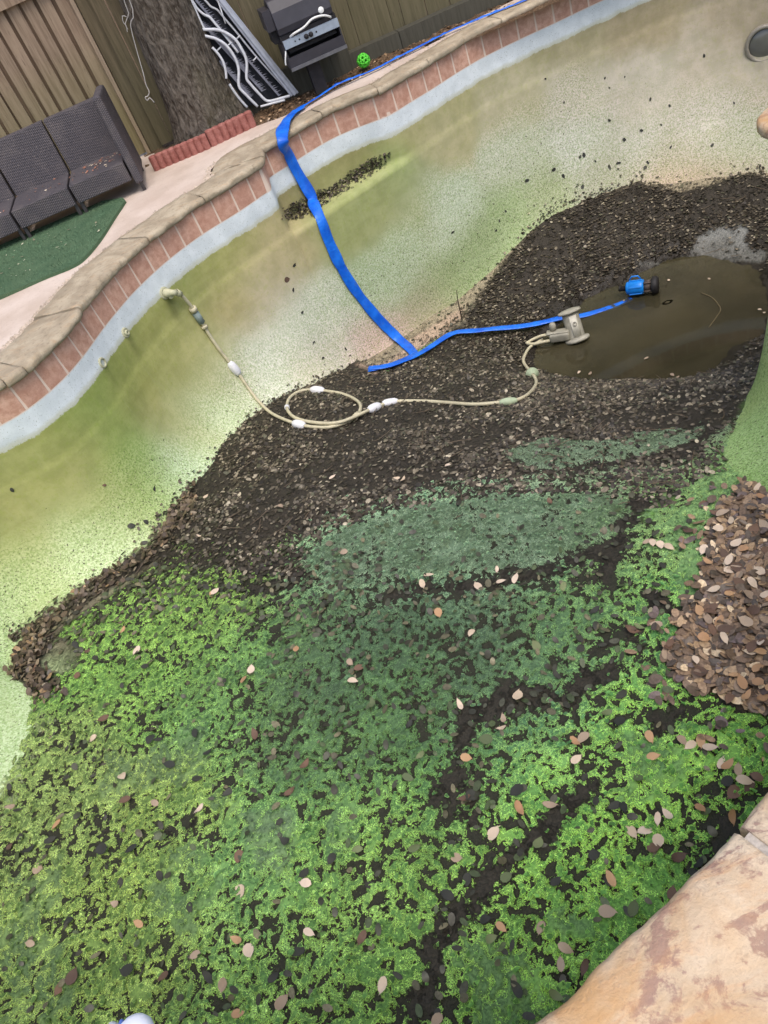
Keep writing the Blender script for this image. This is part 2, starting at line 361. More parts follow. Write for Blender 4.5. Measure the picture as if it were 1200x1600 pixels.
t = NT('pool_plaster'); v = t.coord(); colr = t.attr('stain'); at_s = t.attr('stain', 'Alpha')
n1 = t.noise(v, 9, 6, .65); n2 = t.noise(v, 42, 4, .6); n3 = t.noise(v, 120, 3, .6); n4 = t.noise(v, 3.2, 5, .6)
c = t.mix(t.mr(n1, .32, .68), t.mix(1., colr, (.87, .88, .82), 'MULTIPLY'), t.mix(1., colr, (1.1, 1.08, 1.08), 'MULTIPLY'))
c = t.mix(t.math('MULTIPLY', t.mr(n2, .52, .66), .35), c, t.mix(1., colr, (.8, .92, .5), 'MULTIPLY'))
c = t.mix(t.math('MULTIPLY', t.mr(n4, .55, .72), .22), c, t.mix(1., colr, (1.2, 1.12, .95), 'MULTIPLY'))
n5 = t.noise(v, 80, 4, .7); c = t.mix(t.math('MULTIPLY', t.mr(at_s, .3, .8), .8), c, t.mix(t.mr(n5, .40, .60), t.mix(1., colr, (.70, .80, .58), 'MULTIPLY'), t.mix(1., colr, (1.34, 1.26, 1.38), 'MULTIPLY')))
thr = t.mr(at_s, 0., 1., .74, .55, False)
d1 = t.mr(n3, thr, t.math('ADD', thr, .05))
c = t.mix(t.math('MULTIPLY', d1, .78), c, srgb(88, 92, 62))
big = t.mr(t.noise(v, 55, 2, .5), t.math('ADD', thr, .115), t.math('ADD', thr, .135)); c = t.mix(t.math('MULTIPLY', big, .9), c, srgb(70, 68, 52))
sx_ = t.n('SeparateXYZ'); t.set(sx_.inputs[0], v); z = sx_.outputs[2]
streak = t.noise(t.coord((26, 26, 2.2)), 1., 3, .6)
c = t.mix(t.math('MULTIPLY', t.mr(streak, .58, .74), .03), c, (.72, .74, .62))
ring = t.noise(t.coord((1.1, 1.1, 17)), 1., 4, .6, .3); c = t.mix(t.math('MULTIPLY', t.mr(ring, .54, .7), .3), c, t.mix(1., colr, (.82, .8, .66), 'MULTIPLY')); c = t.mix(t.math('MULTIPLY', t.mr(ring, .44, .3), .25), c, t.mix(1., colr, (1.15, 1.15, 1.2), 'MULTIPLY'))
zz = t.math('ADD', z, t.math('MULTIPLY', t.math('SUBTRACT', n1, .5), .05)); zz = t.math('ADD', zz, t.math('MULTIPLY', t.math('SUBTRACT', n3, .5), .025))
band = t.mix(t.mr(n1, .35, .7), srgb(208, 215, 216), srgb(224, 230, 231)); band = t.mix(t.math('MULTIPLY', t.mr(n3, .62, .68), .6), band, srgb(120, 125, 105))
band = t.mix(t.mr(zz, -.30, -.335), band, srgb(196, 198, 182))
c = t.mix(t.mr(zz, -.347, -.337), c, band)
c = t.mix(t.mr(z, -.208, -.2, smooth=False), c, srgb(222, 200, 182))
t.bump(t.math('ADD', t.math('MULTIPLY', n3, .35), n2), .25, .006)
M_WALL = t.out(c, .85, .2)
pool_wall = from_np('pool_wall', wv, WF, M_WALL); tag(pool_wall, kind='structure')
vcol(pool_wall, 'stain', np.hstack([wcol, speck[:, None]]))

# ------------------------------------------------------------------ floor masks
ux = np.concatenate([np.arange(-2.45, 1.6, .0062), np.arange(1.6, 4.5, .022)])
yy = [.34]
while yy[-1] < 6.4: yy.append(yy[-1]+.0062+max(0, yy[-1]-2.)*.005)
uy = np.array(yy); FX, FY = np.meshgrid(ux, uy, indexing='ij'); FZ0 = floor_z(FX, FY)
inF = sdf(_foot[::4], FX, FY)
_wob = {}
def wobf(fr):
    if fr not in _wob: _wob[fr] = (fbm(FX*fr, FY*fr, 0, 5, 11)-.5)*2
    return _wob[fr]
def mask(P, soft=.05, wob=.12, fr=5., seed=1, w=True):
    P = fpoly(P) if w else np.array(P); d = sdf(P, FX, FY)+wobf(fr)*wob
    return sstep(-soft, soft, d)
def streakm(P, width, soft=.03, wob=.1, fr=7., seed=2):
    P = fpoly(P); d = width-dpoly(P, FX, FY)+wobf(fr)*wob
    return sstep(-soft, soft, d)
m_leaf = mask([(10,1070),(30,985),(110,935),(235,850),(250,810),(330,720),(400,648),(480,600),(560,565),(600,585),(660,555),(730,490),(790,410),(850,335),(920,305),(1000,285),(1060,300),(1110,295),(1160,275),(1320,270),(1330,540),
   (1200,560),(1160,650),(1115,740),(1040,785),(985,800),(900,772),(800,778),(700,790),(600,806),(540,825),(490,860),(470,900),(380,905),(300,880),(240,880),(150,940),(95,980),(80,1030),(110,1085),(60,1095)], .03, .07, 6, 11)
m_leaf_s = np.clip(m_leaf*sstep(-.02, .3, sdf(fpoly([(0,700),(330,600),(560,500),(900,250),(1300,200),(1300,560),(1160,660),(1100,720),(900,740),(700,760),(540,800),(480,835),(380,870),(250,850),(120,900),(60,960),(0,960)]), FX, FY)+.12), 0, 1)
m_tealA = mask([(470,880),(520,830),(600,802),(700,786),(820,772),(930,770),(1020,785),(985,830),(950,855),(890,880),(800,900),(700,892),(600,912),(520,918)], .05, .07, 6, 12)
m_tealB = mask([(780,705),(850,688),(950,690),(1060,662),(1115,640),(1090,690),(1000,712),(900,732),(820,737)], .05, .07, 6, 13)
m_tealC = mask([(430,960),(600,915),(750,925),(900,915),(980,870),(1000,960),(940,1040),(860,1080),(720,1150),(600,1200),(520,1240),(400,1210),(410,1080)], .16, .12, 4, 14)
m_tealD = np.maximum(mask([(370,1270),(465,1265),(455,1380),(395,1365)], .03, .05, 8, 15), mask([(330,785),(365,785),(370,808),(325,810)], .03, .03, 8, 16))
m_mud = np.zeros_like(FX)
for P, wd in [([(1005,790),(955,855),(880,892),(800,908),(700,918),(610,930)], .055), ([(960,850),(945,905)], .05), ([(955,1040),(880,1095),(800,1085),(735,1120),(712,1190),(735,1255)], .06), ([(720,1180),(700,1240),(740,1290)], .06),
              ([(640,1680),(665,1560),(690,1480),(740,1400),(800,1340),(870,1280),(930,1222)], .052), ([(1030,1140),(1065,1110)], .035), ([(1100,1330),(1130,1290)], .03), ([(1010,930),(1060,960)], .03), ([(980,985),(1000,1015)], .02),
              ([(880,1040),(950,1010)], .03), ([(150,1290),(185,1305)], .015), ([(255,1310),(300,1290)], .015), ([(560,1440),(600,1420)], .012), ([(400,920),(480,905)], .02)]:
    m_mud = np.maximum(m_mud, streakm(P, wd*.8, .075, .06, 16))
m_pile = mask([(1105,880),(1108,825),(1140,785),(1240,765),(1260,1125),(1165,1112),(1095,1075),(1040,1035),(1085,965)], .03, .05, 8, 21)
m_pale = np.maximum(mask([(1090,372),(1120,352),(1165,356),(1172,385),(1200,392),(1195,408),(1100,402),(1085,392)], .02, .05, 12, 22)*.95, streakm([(1000,415),(1090,398)], .025, .02, .04)*.6)
m_pink = mask([(560,572),(590,545),(640,530),(690,500),(720,478),(725,490),(690,525),(640,560),(585,585)], .03, .04, 12, 23)
m_scr = np.maximum(streakm([(465,757),(500,780),(560,795)], .012, .01, .03, 14), streakm([(400,715),(430,735)], .006, .01, .03, 14))
m_edge = sstep(.3, .03, inF+(fbm(FX*6, FY*6, 0, 4, 91)-.5)*.2)                          # thin film of pale algae up the cove
m_right = mask([(1000,800),(1110,742),(1160,640),(1300,500),(1300,780),(1140,780),(1100,830),(1090,880),(1040,860)], .04, .05, 7, 24)
far = sstep(2.6, 3.4, FY)
alg = np.clip(1-np.maximum(m_leaf_s, m_leaf*.42)-m_pile-m_mud*.95, 0, 1)
alg = np.maximum(alg, np.maximum(m_tealA, m_tealB)*(1-m_mud))*(1-m_pile)
m_trans = mask([(90,985),(240,850),(400,830),(520,860),(600,900),(500,965),(380,960),(300,930),(200,960),(120,1010)], .16, .12, 7, 9)
alg = alg*(1-.42*m_trans*(1-np.maximum(m_tealA, m_tealB))); alg[FZ0 < -1.75] = 0; alg *= 1-sstep(.3, .22, inF)*sstep(2.7, 3.1, FY)*(1-m_right)
# growth pattern: warped noise, ridges make the lime-coloured curled rims
def growth(X, Y):
    a = fbm(X*17, Y*17, 0, 2, 31)-.5; b = fbm(X*17+5, Y*17, 0, 2, 37)-.5
    return np.clip((fbm(X*56+a*3., Y*56+b*3., 0, 2, 41)-.5)*1.15+.535+(fbm(X*7, Y*7, 0, 3, 43)-.5)*.42, 0, 1)
gv = growth(FX, FY)
GREEN = [(200,1400,78,106,46,166,198,96),(80,1300,75,100,50,165,195,108),(250,1000,70,112,50,150,202,92),(400,1050,60,96,55,128,178,95),(550,1000,50,80,60,95,142,90),(700,1000,48,76,60,90,125,92),
 (600,1150,55,98,55,115,170,88),(430,1310,66,110,62,146,196,108),(550,1450,68,110,50,154,200,98),(900,1450,72,122,50,152,205,92),(1050,1300,76,132,52,160,216,98),(1000,1150,72,132,48,162,218,88),(1000,980,62,122,60,152,212,98),
 (900,1060,58,98,78,130,178,115),(1050,850,82,120,74,150,190,116),(800,850,72,106,84,155,192,148),(600,860,72,106,84,165,204,158),(300,950,75,105,50,152,192,92),(1100,780,92,132,82,150,190,116),(1150,1150,74,130,50,160,212,92),(950,700,90,110,92,150,176,142),(700,1550,66,110,46,150,200,92),(100,1500,66,100,44,160,192,100)]
def calm(A, f=.84): return A*f+A.mean(-1, keepdims=True)*(1-f)
gp = np.array([hitF(a, b)[:2] for a, b, *_ in GREEN]); gd = np.array([srgb(*g[2:5], k=KF) for g in GREEN]); gr = np.array([srgb(*g[5:8], k=KF) for g in GREEN])
Q = np.stack([FX+(fbm(FX*4, FY*4, 0, 3, 3)-.5)*.4, FY+(fbm(FX*4, FY*4, 3., 3, 4)-.5)*.4], -1)
cD = calm(gfield(gp, gd, Q, .22))*np.array([1.18, 1.12, 1.0]); cR = calm(gfield(gp, gr, Q, .22), .92)*np.array([1.10, 1.1, 1.04])
muck = np.array(srgb(46, 42, 34, k=KF)); lbase = np.array(srgb(52, 46, 39, k=KF)); teal = np.array(srgb(84, 104, 78, k=KF))
def lerp(a, b, f): return a+(b-a)*f[..., None]
cover = alg*sstep(.42, .52, gv+np.maximum(m_tealA, m_tealB)*.2)
base = np.broadcast_to(muck, FX.shape+(3,)).copy()
base = lerp(base, lbase, m_leaf*.8); base = lerp(base, np.array(srgb(158, 146, 124)), (1-m_leaf)*sstep(.3, .2, inF)*sstep(2.9, 3.3, FY))
base = lerp(base, np.array(srgb(84, 66, 52)), m_pile)
m_film = sstep(.60, .66, fbm(FX*3.4, FY*3.4, 7.3, 4, 88))*(1-m_tealC)*alg
tl_ = np.clip(m_film*.5+np.maximum(m_tealA*.8, m_tealB*.6)+m_tealC*.45+m_tealD*.9, 0, 1)
gD = lerp(cD, teal, tl_); gR = lerp(cR, np.array(srgb(158, 190, 156)), np.clip(np.maximum(m_tealA, m_tealB)*.7, 0, 1))
tAB = np.maximum(m_tealA, m_tealB); gD = gD*(1-m_tealC*.26-tAB*.3)[..., None]; gR = gR*(1-tAB*.34)[..., None]; gR = lerp(gR, gD*1.5, m_tealC*.55)
base = lerp(base, np.array(srgb(150, 150, 148)), m_pale*.85); base = lerp(base, np.array(srgb(190, 165, 146)), m_pink*.9); base = lerp(base, np.array(srgb(172, 160, 145)), m_scr*.8)
base = lerp(base, np.array(srgb(180, 196, 146)), m_edge*(1-m_leaf)*(FX < -1.2)*.95)
base = lerp(base, np.array(srgb(118, 165, 82)), m_right*.8*(1-m_pile))
lines = np.clip(alg, 0, 1)*(1-np.maximum(m_pale, m_scr)*.9)*(1-m_edge*.45*(1-m_leaf)*(FX < -1.2))*(1-m_right*.25)
FZ = FZ0+cover*alg*.013+(fbm(FX*30, FY*30, 0, 2, 55)-.5)*.008+m_leaf*(fbm(FX*3, FY*3, 0, 3, 56)-.5)*.05*sstep(-1.95, -1.8, FZ0)+m_pile*.012
FZ += m_leaf*.012*sstep(.35, .05, inF)+(fbm(FX*5, FY*5, 0, 3, 57)-.5)*.07*sstep(.09, .0, np.abs(FZ0-WATER_Z))
i, j = np.meshgrid(np.arange(len(ux)-1), np.arange(len(uy)-1), indexing='ij'); L = len(uy)
fc = np.stack([i*L+j, (i+1)*L+j, (i+1)*L+j+1, i*L+j+1], -1).reshape(-1, 4)
keep = inF[:-1, :-1].reshape(-1) > -.035; fc = fc[keep]
used = np.unique(fc); remap = np.full(FX.size, -1, np.int64); remap[used] = np.arange(len(used))
t = NT('pool_floor_film'); v = t.coord(); colr = t.attr('growth'); la = t.attr('growth', 'Alpha'); gd_ = t.attr('gdark'); gr_ = t.attr('grim'); fv_ = t.attr('gdark', 'Alpha')
n1 = t.noise(v, 78, 3, .6, 1.4); n2 = t.noise(v, 110, 4, .65, .6); n3 = t.noise(v, 300, 3, .6); nb = t.noise(v, 7, 4, .6, .5); nm = t.noise(v, 19, 4, .6, 1.2)
m = t.mix(t.mr(n2, .34, .66), t.mix(1., colr, (.55, .58, .52), 'MULTIPLY'), t.mix(1., colr, (1.3, 1.3, 1.25), 'MULTIPLY'))
m = t.mix(t.math('MULTIPLY', t.mr(n3, .55, .7), .4), m, t.mix(1., colr, (.4, .42, .42), 'MULTIPLY'))
lvl = t.math('ADD', .5, t.math('MULTIPLY', t.math('SUBTRACT', fv_, .5), .62)); lvl = t.math('ADD', lvl, t.math('MULTIPLY', t.math('SUBTRACT', n1, .5), .55)); lvl = t.math('ADD', lvl, t.math('MULTIPLY', t.math('SUBTRACT', n2, .5), .12))
green = t.mix(t.mr(n2, .35, .65), t.mix(1., gd_, (.6, .64, .6), 'MULTIPLY'), t.mix(1., gd_, (1.55, 1.5, 1.35), 'MULTIPLY'))
green = t.mix(t.math('MULTIPLY', t.mr(nb, .45, .7), .35), green, gr_)
def ridge(c0, w): return t.mr(t.math('ABSOLUTE', t.math('SUBTRACT', lvl, c0)), w, w*.35)
rg = t.math('MAXIMUM', ridge(.486, .036), t.math('MULTIPLY', ridge(.59, .028), .9)); rg = t.math('MULTIPLY', rg, t.mr(t.math('ADD', nb, t.math('MULTIPLY', n3, .5)), .5, .85, .45, 1.))
green = t.mix(rg, green, t.mix(1., gr_, (2.15, 2.0, 2.0), 'MULTIPLY'))
gap = t.mr(lvl, .472, .45); green = t.mix(gap, green, t.mix(t.mr(n3, .4, .65), srgb(34, 35, 24), srgb(56, 57, 40)))
la2 = t.mr(t.math('ADD', la, t.math('MULTIPLY', t.math('SUBTRACT', t.math('ADD', t.math('MULTIPLY', nm, .6), t.math('MULTIPLY', n2, .4)), .5), 1.5)), .38, .58); c = t.mix(la2, m, green)
sxf = t.n('SeparateXYZ'); t.set(sxf.inputs[0], v); wet = t.mr(t.math('ADD', sxf.outputs[2], t.math('MULTIPLY', nb, .1)), -1.74, -1.82); c = t.mix(t.math('MULTIPLY', wet, .75), c, t.mix(1., c, (.55, .52, .48), 'MULTIPLY')); rgh = t.mr(wet, 0., 1., .66, .22, False)
t.bump(t.math('ADD', t.mr(lvl, .42, .52), t.math('ADD', t.math('MULTIPLY', n2, .6), t.math('MULTIPLY', rg, .5))), .8, .012)
M_FLOOR = t.out(c, rgh, .35)
pool_floor = from_np('pool_floor', np.stack([FX, FY, FZ], -1).reshape(-1, 3)[used], remap[fc], M_FLOOR); tag(pool_floor, kind='structure')
vcol(pool_floor, 'growth', np.hstack([base.reshape(-1, 3), lines.reshape(-1, 1)])[used]); vcol(pool_floor, 'gdark', np.hstack([gD.reshape(-1, 3), np.clip(gv+(alg-.9)*.3+tl_*.06-m_tealC*.05+m_right*.12+tAB*.06+np.maximum(m_tealD, m_film)*.22, 0, 1).reshape(-1, 1)])[used]); vcol(pool_floor, 'grim', gR.reshape(-1, 3)[used])
def gridval(A, x, y):
    a = np.clip(np.searchsorted(ux, x)-1, 0, len(ux)-2); b = np.clip(np.searchsorted(uy, y)-1, 0, len(uy)-2); return A[a, b]

# water left in the deep end
t = NT('murky_water'); v = t.coord()
n = t.noise(v, 3, 4); n2 = t.noise(v, 40, 4, .7)
t.out(t.mix(t.mr(n, .3, .7), srgb(70, 66, 49), srgb(88, 82, 61)), .04, .5)
t.bump(t.noise(v, 7, 2), .02, .01)
tr = t.n('BsdfTransparent'); tr.inputs[0].default_value = (.75, .72, .55, 1); ms = t.n('MixShader'); ms.inputs[0].default_value = .54
t.t.links.new(tr.outputs[0], ms.inputs[1]); t.t.links.new(t.b.outputs[0], ms.inputs[2]); t.t.links.new(ms.outputs[0], t.t.nodes['Material Output'].inputs[0])
M_WATER = t.m
a = np.linspace(0, 2*math.pi, 64, endpoint=False)
wr = [np.array([[2.6+q*2.1*math.cos(k), 4.85+q*1.35*math.sin(k), WATER_Z] for k in a]) for q in (.02, .35, .7, 1.)]
V = np.vstack(wr); Fq = [[r*64+k, r*64+(k+1) % 64, (r+1)*64+(k+1) % 64, (r+1)*64+k] for r in range(3) for k in range(64)]
V = np.vstack([V, [[2.6, 4.85, WATER_Z]]])
wb = bmesh.new(); vs = [wb.verts.new(p) for p in V]
for q in Fq: wb.faces.new([vs[k] for k in q])
for k in range(64): wb.faces.new((vs[-1], vs[k], vs[(k+1) % 64]))
tag(done(wb, 'puddle_water', M_WATER, None, True), kind='structure')

# ------------------------------------------------------------------ waterline tiles, each a piece of the wall
t = NT('waterline_tile'); v = t.coord(); r = t.rnd(); n = t.noise(v, 22, 5, .65); n2 = t.noise(v, 160, 3)
c = t.mix(t.mr(n, .3, .7), srgb(186, 138, 116), srgb(218, 176, 154)); c = t.mix(t.math('MULTIPLY', r, .35), c, srgb(178, 130, 112)); c = t.mix(t.math('MULTIPLY', t.mr(n2, .58, .7), .35), c, srgb(120, 80, 62))
t.bump(n2, .15, .003); M_TILE = t.out(c, .5, .4)
TW = .152; nt_ = int(PERIM/TW)
for k in range(nt_):
    s0 = (k+.5)*TW-TW/2+.0065+random.uniform(-.0015, .0015); s1 = (k+.5)*TW+TW/2-.0065
    bm = bmesh.new(); fr = []
    for q in range(4):
        s = s0+(s1-s0)*q/3
        p, b = rim(s, -.005), rim(s, .01)
        fr.append([bm.verts.new((*p[:2], -.045)), bm.verts.new((*p[:2], -.200)), bm.verts.new((*b[:2], -.200)), bm.verts.new((*b[:2], -.045))])
    for A, B in zip(fr, fr[1:]):
        for q in range(4): bm.faces.new((A[q], A[(q+1) % 4], B[(q+1) % 4], B[q]))
    bm.faces.new(fr[0][::-1]); bm.faces.new(fr[-1]); bmesh.ops.recalc_face_normals(bm, faces=bm.faces)
    done(bm, 'tile', M_TILE, pool_wall, bevel=.002, seg=1)

# ------------------------------------------------------------------ coping stones
def stone_mat(name, pal, warm=False):
    t = NT(name); v = t.coord(); r = t.rnd()
    n = t.noise(v, 5.5, 6, .62, .6); n2 = t.noise(v, 30, 5, .7); n3 = t.noise(t.coord((3, 9, 9)), 2.2, 5, .6, 1.2); n4 = t.noise(v, 150, 3)
    c = t.mix(t.mr(n, .32, .66), pal[0], pal[1]); c = t.mix(t.mr(n3, .5, .72), c, pal[2]); c = t.mix(t.math('MULTIPLY', t.mr(n2, .52, .7), .55), c, pal[3])
    if warm:
        st = t.mr(t.math('MULTIPLY', t.noise(t.coord((2, 5, 5)), 2.6, 6, .7, 1.5), t.mr(n2, .25, .6, .8, 1.1)), .51, .62); c = t.mix(t.math('MULTIPLY', st, .75), c, pal[4])
        og = t.mr(t.noise(v, 2.8, 4, .6, 1.), .42, .62); c = t.mix(t.math('MULTIPLY', og, .85), c, pal[5])
    c = t.mix(t.math('MULTIPLY', t.mr(n4, .56, .72), .3), c, pal[3])
    c = t.mix(t.math('MULTIPLY', r, .12), c, pal[3])
    t.bump(t.math('ADD', t.math('MULTIPLY', n2, .8), t.math('MULTIPLY', n4, .3)), .5, .012); return t.out(c, .85, .2)
M_STONE = stone_mat('grey_sandstone', (srgb(156,142,120), srgb(188,174,150), srgb(178,156,128), srgb(118,106,88)))
M_STONEN = stone_mat('warm_sandstone', (srgb(192,168,138), srgb(214,194,166), srgb(202,164,128), srgb(178,154,130), srgb(142,108,102), srgb(196,152,100)), True)
M_MORTAR = plain('mortar', srgb(176, 168, 158), .95, .1, var=.3, scale=160)
coping = empty('pool_coping'); tag(coping, kind='structure')
S_BUMP = s_near(2.2, 3.05)
def coping_w(s): return float(s_interp(s, 5))
def stone(s0, s1, mat, seed, over=.03, th=.06, amp=1.):
    nu = max(6, int((s1-s0)/.02)); nv = 14; V = []; R0 = np.random.default_rng(seed); top = R0.uniform(-.004, .006)
    for a in range(nu+1):
        s = s0+(s1-s0)*a/nu; w = coping_w(s); ov = over+.055*math.exp(-((s-S_BUMP)/.17)**2)
        prof = []
        for b in range(nv+1):                         # underside front -> face -> top -> back
            q = b/nv
            if q < .18: o, z = -ov+.03-.03*q/.18, -th
            elif q < .5: o, z = -ov-.006*math.sin((q-.18)/.32*math.pi), -th+(th)*(q-.18)/.32
            else: o, z = -ov+.008+(w+ov-.008)*(q-.5)/.5, 0
            if b == nv: z = -.05
            prof.append((o, z))
        for b, (o, z) in enumerate(prof):
            e = (fbm(np.array(s*9.), np.array(seed*.0), 0, 4, 3)-.5)*.8+(fbm(np.array(s*9.), np.array(seed*3.7), 0, 4, 3)-.5)*.3
            if .1 < b/nv < .56: o += (float(e)*.05+float(fbm(np.array(s*38.), np.array(z*42.), seed, 3, 9)-.5)*.022)*amp
            if b >= nv-1: o += .016+abs(float(fbm(np.array(s*6.), np.array(seed*1.3), 5, 3, 3)-.5))*.05
            zz = z+top+float(fbm(np.array(s*7.), np.array(o*7.), seed, 4, 12)-.5)*.016*(z > -.03)+float(fbm(np.array(s*40.), np.array(o*40.), seed, 2, 13)-.5)*.005*(z > -.03)
            p = rim(s, o); V.append((p.x, p.y, zz))
    Fq = [(a*(nv+1)+b, a*(nv+1)+b+1, (a+1)*(nv+1)+b+1, (a+1)*(nv+1)+b) for a in range(nu) for b in range(nv)]
    bm = bmesh.new(); vs = [bm.verts.new(p) for p in V]
    for f in Fq: bm.faces.new([vs[k] for k in f])
    bm.faces.new([vs[b] for b in range(nv+1)][::-1]); bm.faces.new([vs[nu*(nv+1)+b] for b in range(nv+1)])
    bmesh.ops.recalc_face_normals(bm, faces=bm.faces)
    o = done(bm, 'stone', mat, coping, True)
    o.data.polygons.foreach_set('use_smooth', [len(p.vertices) == 4 for p in o.data.polygons]); return o
def mortar(s, w=.016, z=-.006):
    bm = bmesh.new(); a0, a1 = s-w, s+w; wd = coping_w(s); r = []
    for ss in (a0, a1):
        for o in (-.022, wd*.5, wd): p = rim(ss, o); r.append((p.x, p.y))
    t_ = [bm.verts.new((*p, z)) for p in r]; b_ = [bm.verts.new((*p, -.05)) for p in r]
    for k in (0, 1): bm.faces.new((t_[k], t_[k+1], t_[k+4], t_[k+3]))
    bm.faces.new((t_[0], t_[3], b_[3], b_[0]))
    done(bm, 'mortar_joint', M_MORTAR, coping)
near_a, near_b = s_near(1.6, 1.6), PERIM+s_near(-1.4, .8)
JA, JB = s_near(.19, 5.6)+.02, None
# joints of the far and left run (as in the photograph), then the rest at random lengths
joints = [s_near(*at(px, py, 0.)[:2]) for px, py in ((60, 575), (132, 480), (235, 370), (322, 310))]+[JA]+[s_near(*at(px, py, 0.)[:2]) for px, py in ((514, 178), (600, 146), (690, 92), (800, 30))]
s = joints[-1]
while s < PERIM-1.: s += random.uniform(.5, .8); joints.append(s)
joints = [q for q in joints if not (q > s_near(.42, .53)-.35)]
jn = s_near(*at(1160, 1303, 0.)[:2]); joints += [jn]
s = s_near(-.5, .42)+0
js = [s]
while s < joints[0]-.8: s += random.uniform(.5, .8); js.append(s)
joints = js+joints
ends = joints+[joints[0]+PERIM]
for k in range(len(ends)-1):
    a, b = ends[k], ends[k+1]; mid = rim((a+b)/2)
    warm = mid.y < 3.2 and mid.x > -1.9
    stone(a+(.009 if warm else .002), b-(.009 if warm else .002), M_STONEN if warm else M_STONE, k+3, over=.035 if warm else .03, th=.055 if warm else .046, amp=.35 if warm else .75)
    if warm: mortar(b)

# ------------------------------------------------------------------ deck, soil bed, ground
t = NT('soil'); v = t.coord(); n = t.noise(v, 14, 6, .7); n2 = t.noise(v, 70, 4, .7)
t.bump(n2, .8, .03); M_SOIL = t.out(t.mix(t.mr(n2, .35, .65), srgb(84, 68, 52), t.mix(t.mr(n, .4, .6), srgb(134, 112, 88), srgb(116, 92, 72))), .95, .1)
t = NT('deck_concrete'); v = t.coord(); n = t.noise(v, 3.5, 5, .6); n2 = t.noise(v, 60, 4, .7); n3 = t.noise(v, 1.2, 3)
c = t.mix(t.mr(n, .3, .7), srgb(190, 172, 156), srgb(208, 192, 178)); c = t.mix(t.math('MULTIPLY', t.mr(n2, .55, .72), .4), c, srgb(158, 136, 118)); c = t.mix(t.math('MULTIPLY', t.mr(n3, .5, .75), .4), c, srgb(188, 166, 150))
t.bump(n2, .35, .006); M_DECK = t.out(c, .9, .15)
outer = [rim(s, coping_w(s)+.0) for s in np.arange(0, PERIM, .06)]
def sheet_hole(name, outer_ring, hole, z, mat):
    T = tessellate_polygon([[Vector((x, y, 0)) for x, y in outer_ring], [Vector((p[0], p[1], 0)) for p in hole]])
    P = [(x, y, z) for x, y in outer_ring]+[(p[0], p[1], z) for p in hole]
    me = bpy.data.meshes.new(name); me.from_pydata(P, [], [tuple(q) for q in T]); me.update()
    if me.polygons and me.polygons[0].normal.z < 0: me.flip_normals()
    return tag(link(name, me, mat), kind='structure')
ground_hole = [rim(s, .06) for s in np.arange(0, PERIM, .12)]
sheet_hole('ground', [(-60, -60), (60, -60), (60, 60), (-60, 60)], ground_hole, -.07, M_SOIL)
deck_ring = [(-7, -5), (8, -5), (8, 6.9), (4.2, 6.86), (3.2, 6.8), (2.5, 6.74), (2., 6.66), (1.5, 6.53), (1.2, 6.51), (.95, 6.48), (.72, 6.37), (.5, 6.38), (.3, 6.44), (-.06, 6.42), (-.5, 6.5), (-.52, 7.3), (-7, 7.3)]
sheet_hole('pool_deck', deck_ring, outer, -.012, M_DECK)
bed = bpy.data.meshes.new('planting_bed'); nx, ny = 180, 28
bv = []; 
for a in range(nx):
    for b in range(ny):
        x = -.6+5.2*a/(nx-1); y = 6.3+.9*b/(ny-1); bv.append((x, y, -.045+.05*float(fbm(np.array(x*5.), np.array(y*5.), 0, 4, 3))*sstep(6.3, 6.6, y)+.012*float(vn(np.array(x*40.), np.array(y*40.)))))
bv = [p if not any((p[0]-q.x)**2+(p[1]-q.y)**2 < .01 for q in outer[::1]) else (p[0], p[1], -.065) for p in bv]
bed_o = from_np('planting_bed', bv, [(a*ny+b, (a+1)*ny+b, (a+1)*ny+b+1, a*ny+b+1) for a in range(nx-1) for b in range(ny-1)], M_SOIL); tag(bed_o, kind='structure')
# broken pebbly joint filler behind the coping
M_PEB = plain('joint_pebble', srgb(186, 170, 152), .9, .2, var=.45, scale=60)
pv, pf = [], []
for k in range(1500):
    s = random.uniform(s_near(-1.7, 3.86), s_near(2.2, 6.38)); w = coping_w(s); p = rim(s, w+random.gauss(.012, .014)); r = random.uniform(.006, .017)
    b0 = len(pv); h = r*random.uniform(.5, 1.)
    for a in range(6): pv.append((p.x+r*math.cos(a*1.047+k)*random.uniform(.7, 1.1), p.y+r*math.sin(a*1.047+k)*random.uniform(.7, 1.1), -.014))
    pv.append((p.x, p.y, -.012+h)); pf += [(b0+a, b0+(a+1) % 6, b0+6) for a in range(6)]
peb = from_np('joint_pebbles', pv, pf, M_PEB, None, False); tag(peb, 'line of loose pale pebbles in the joint behind the coping stones', 'pebbles', kind='stuff')

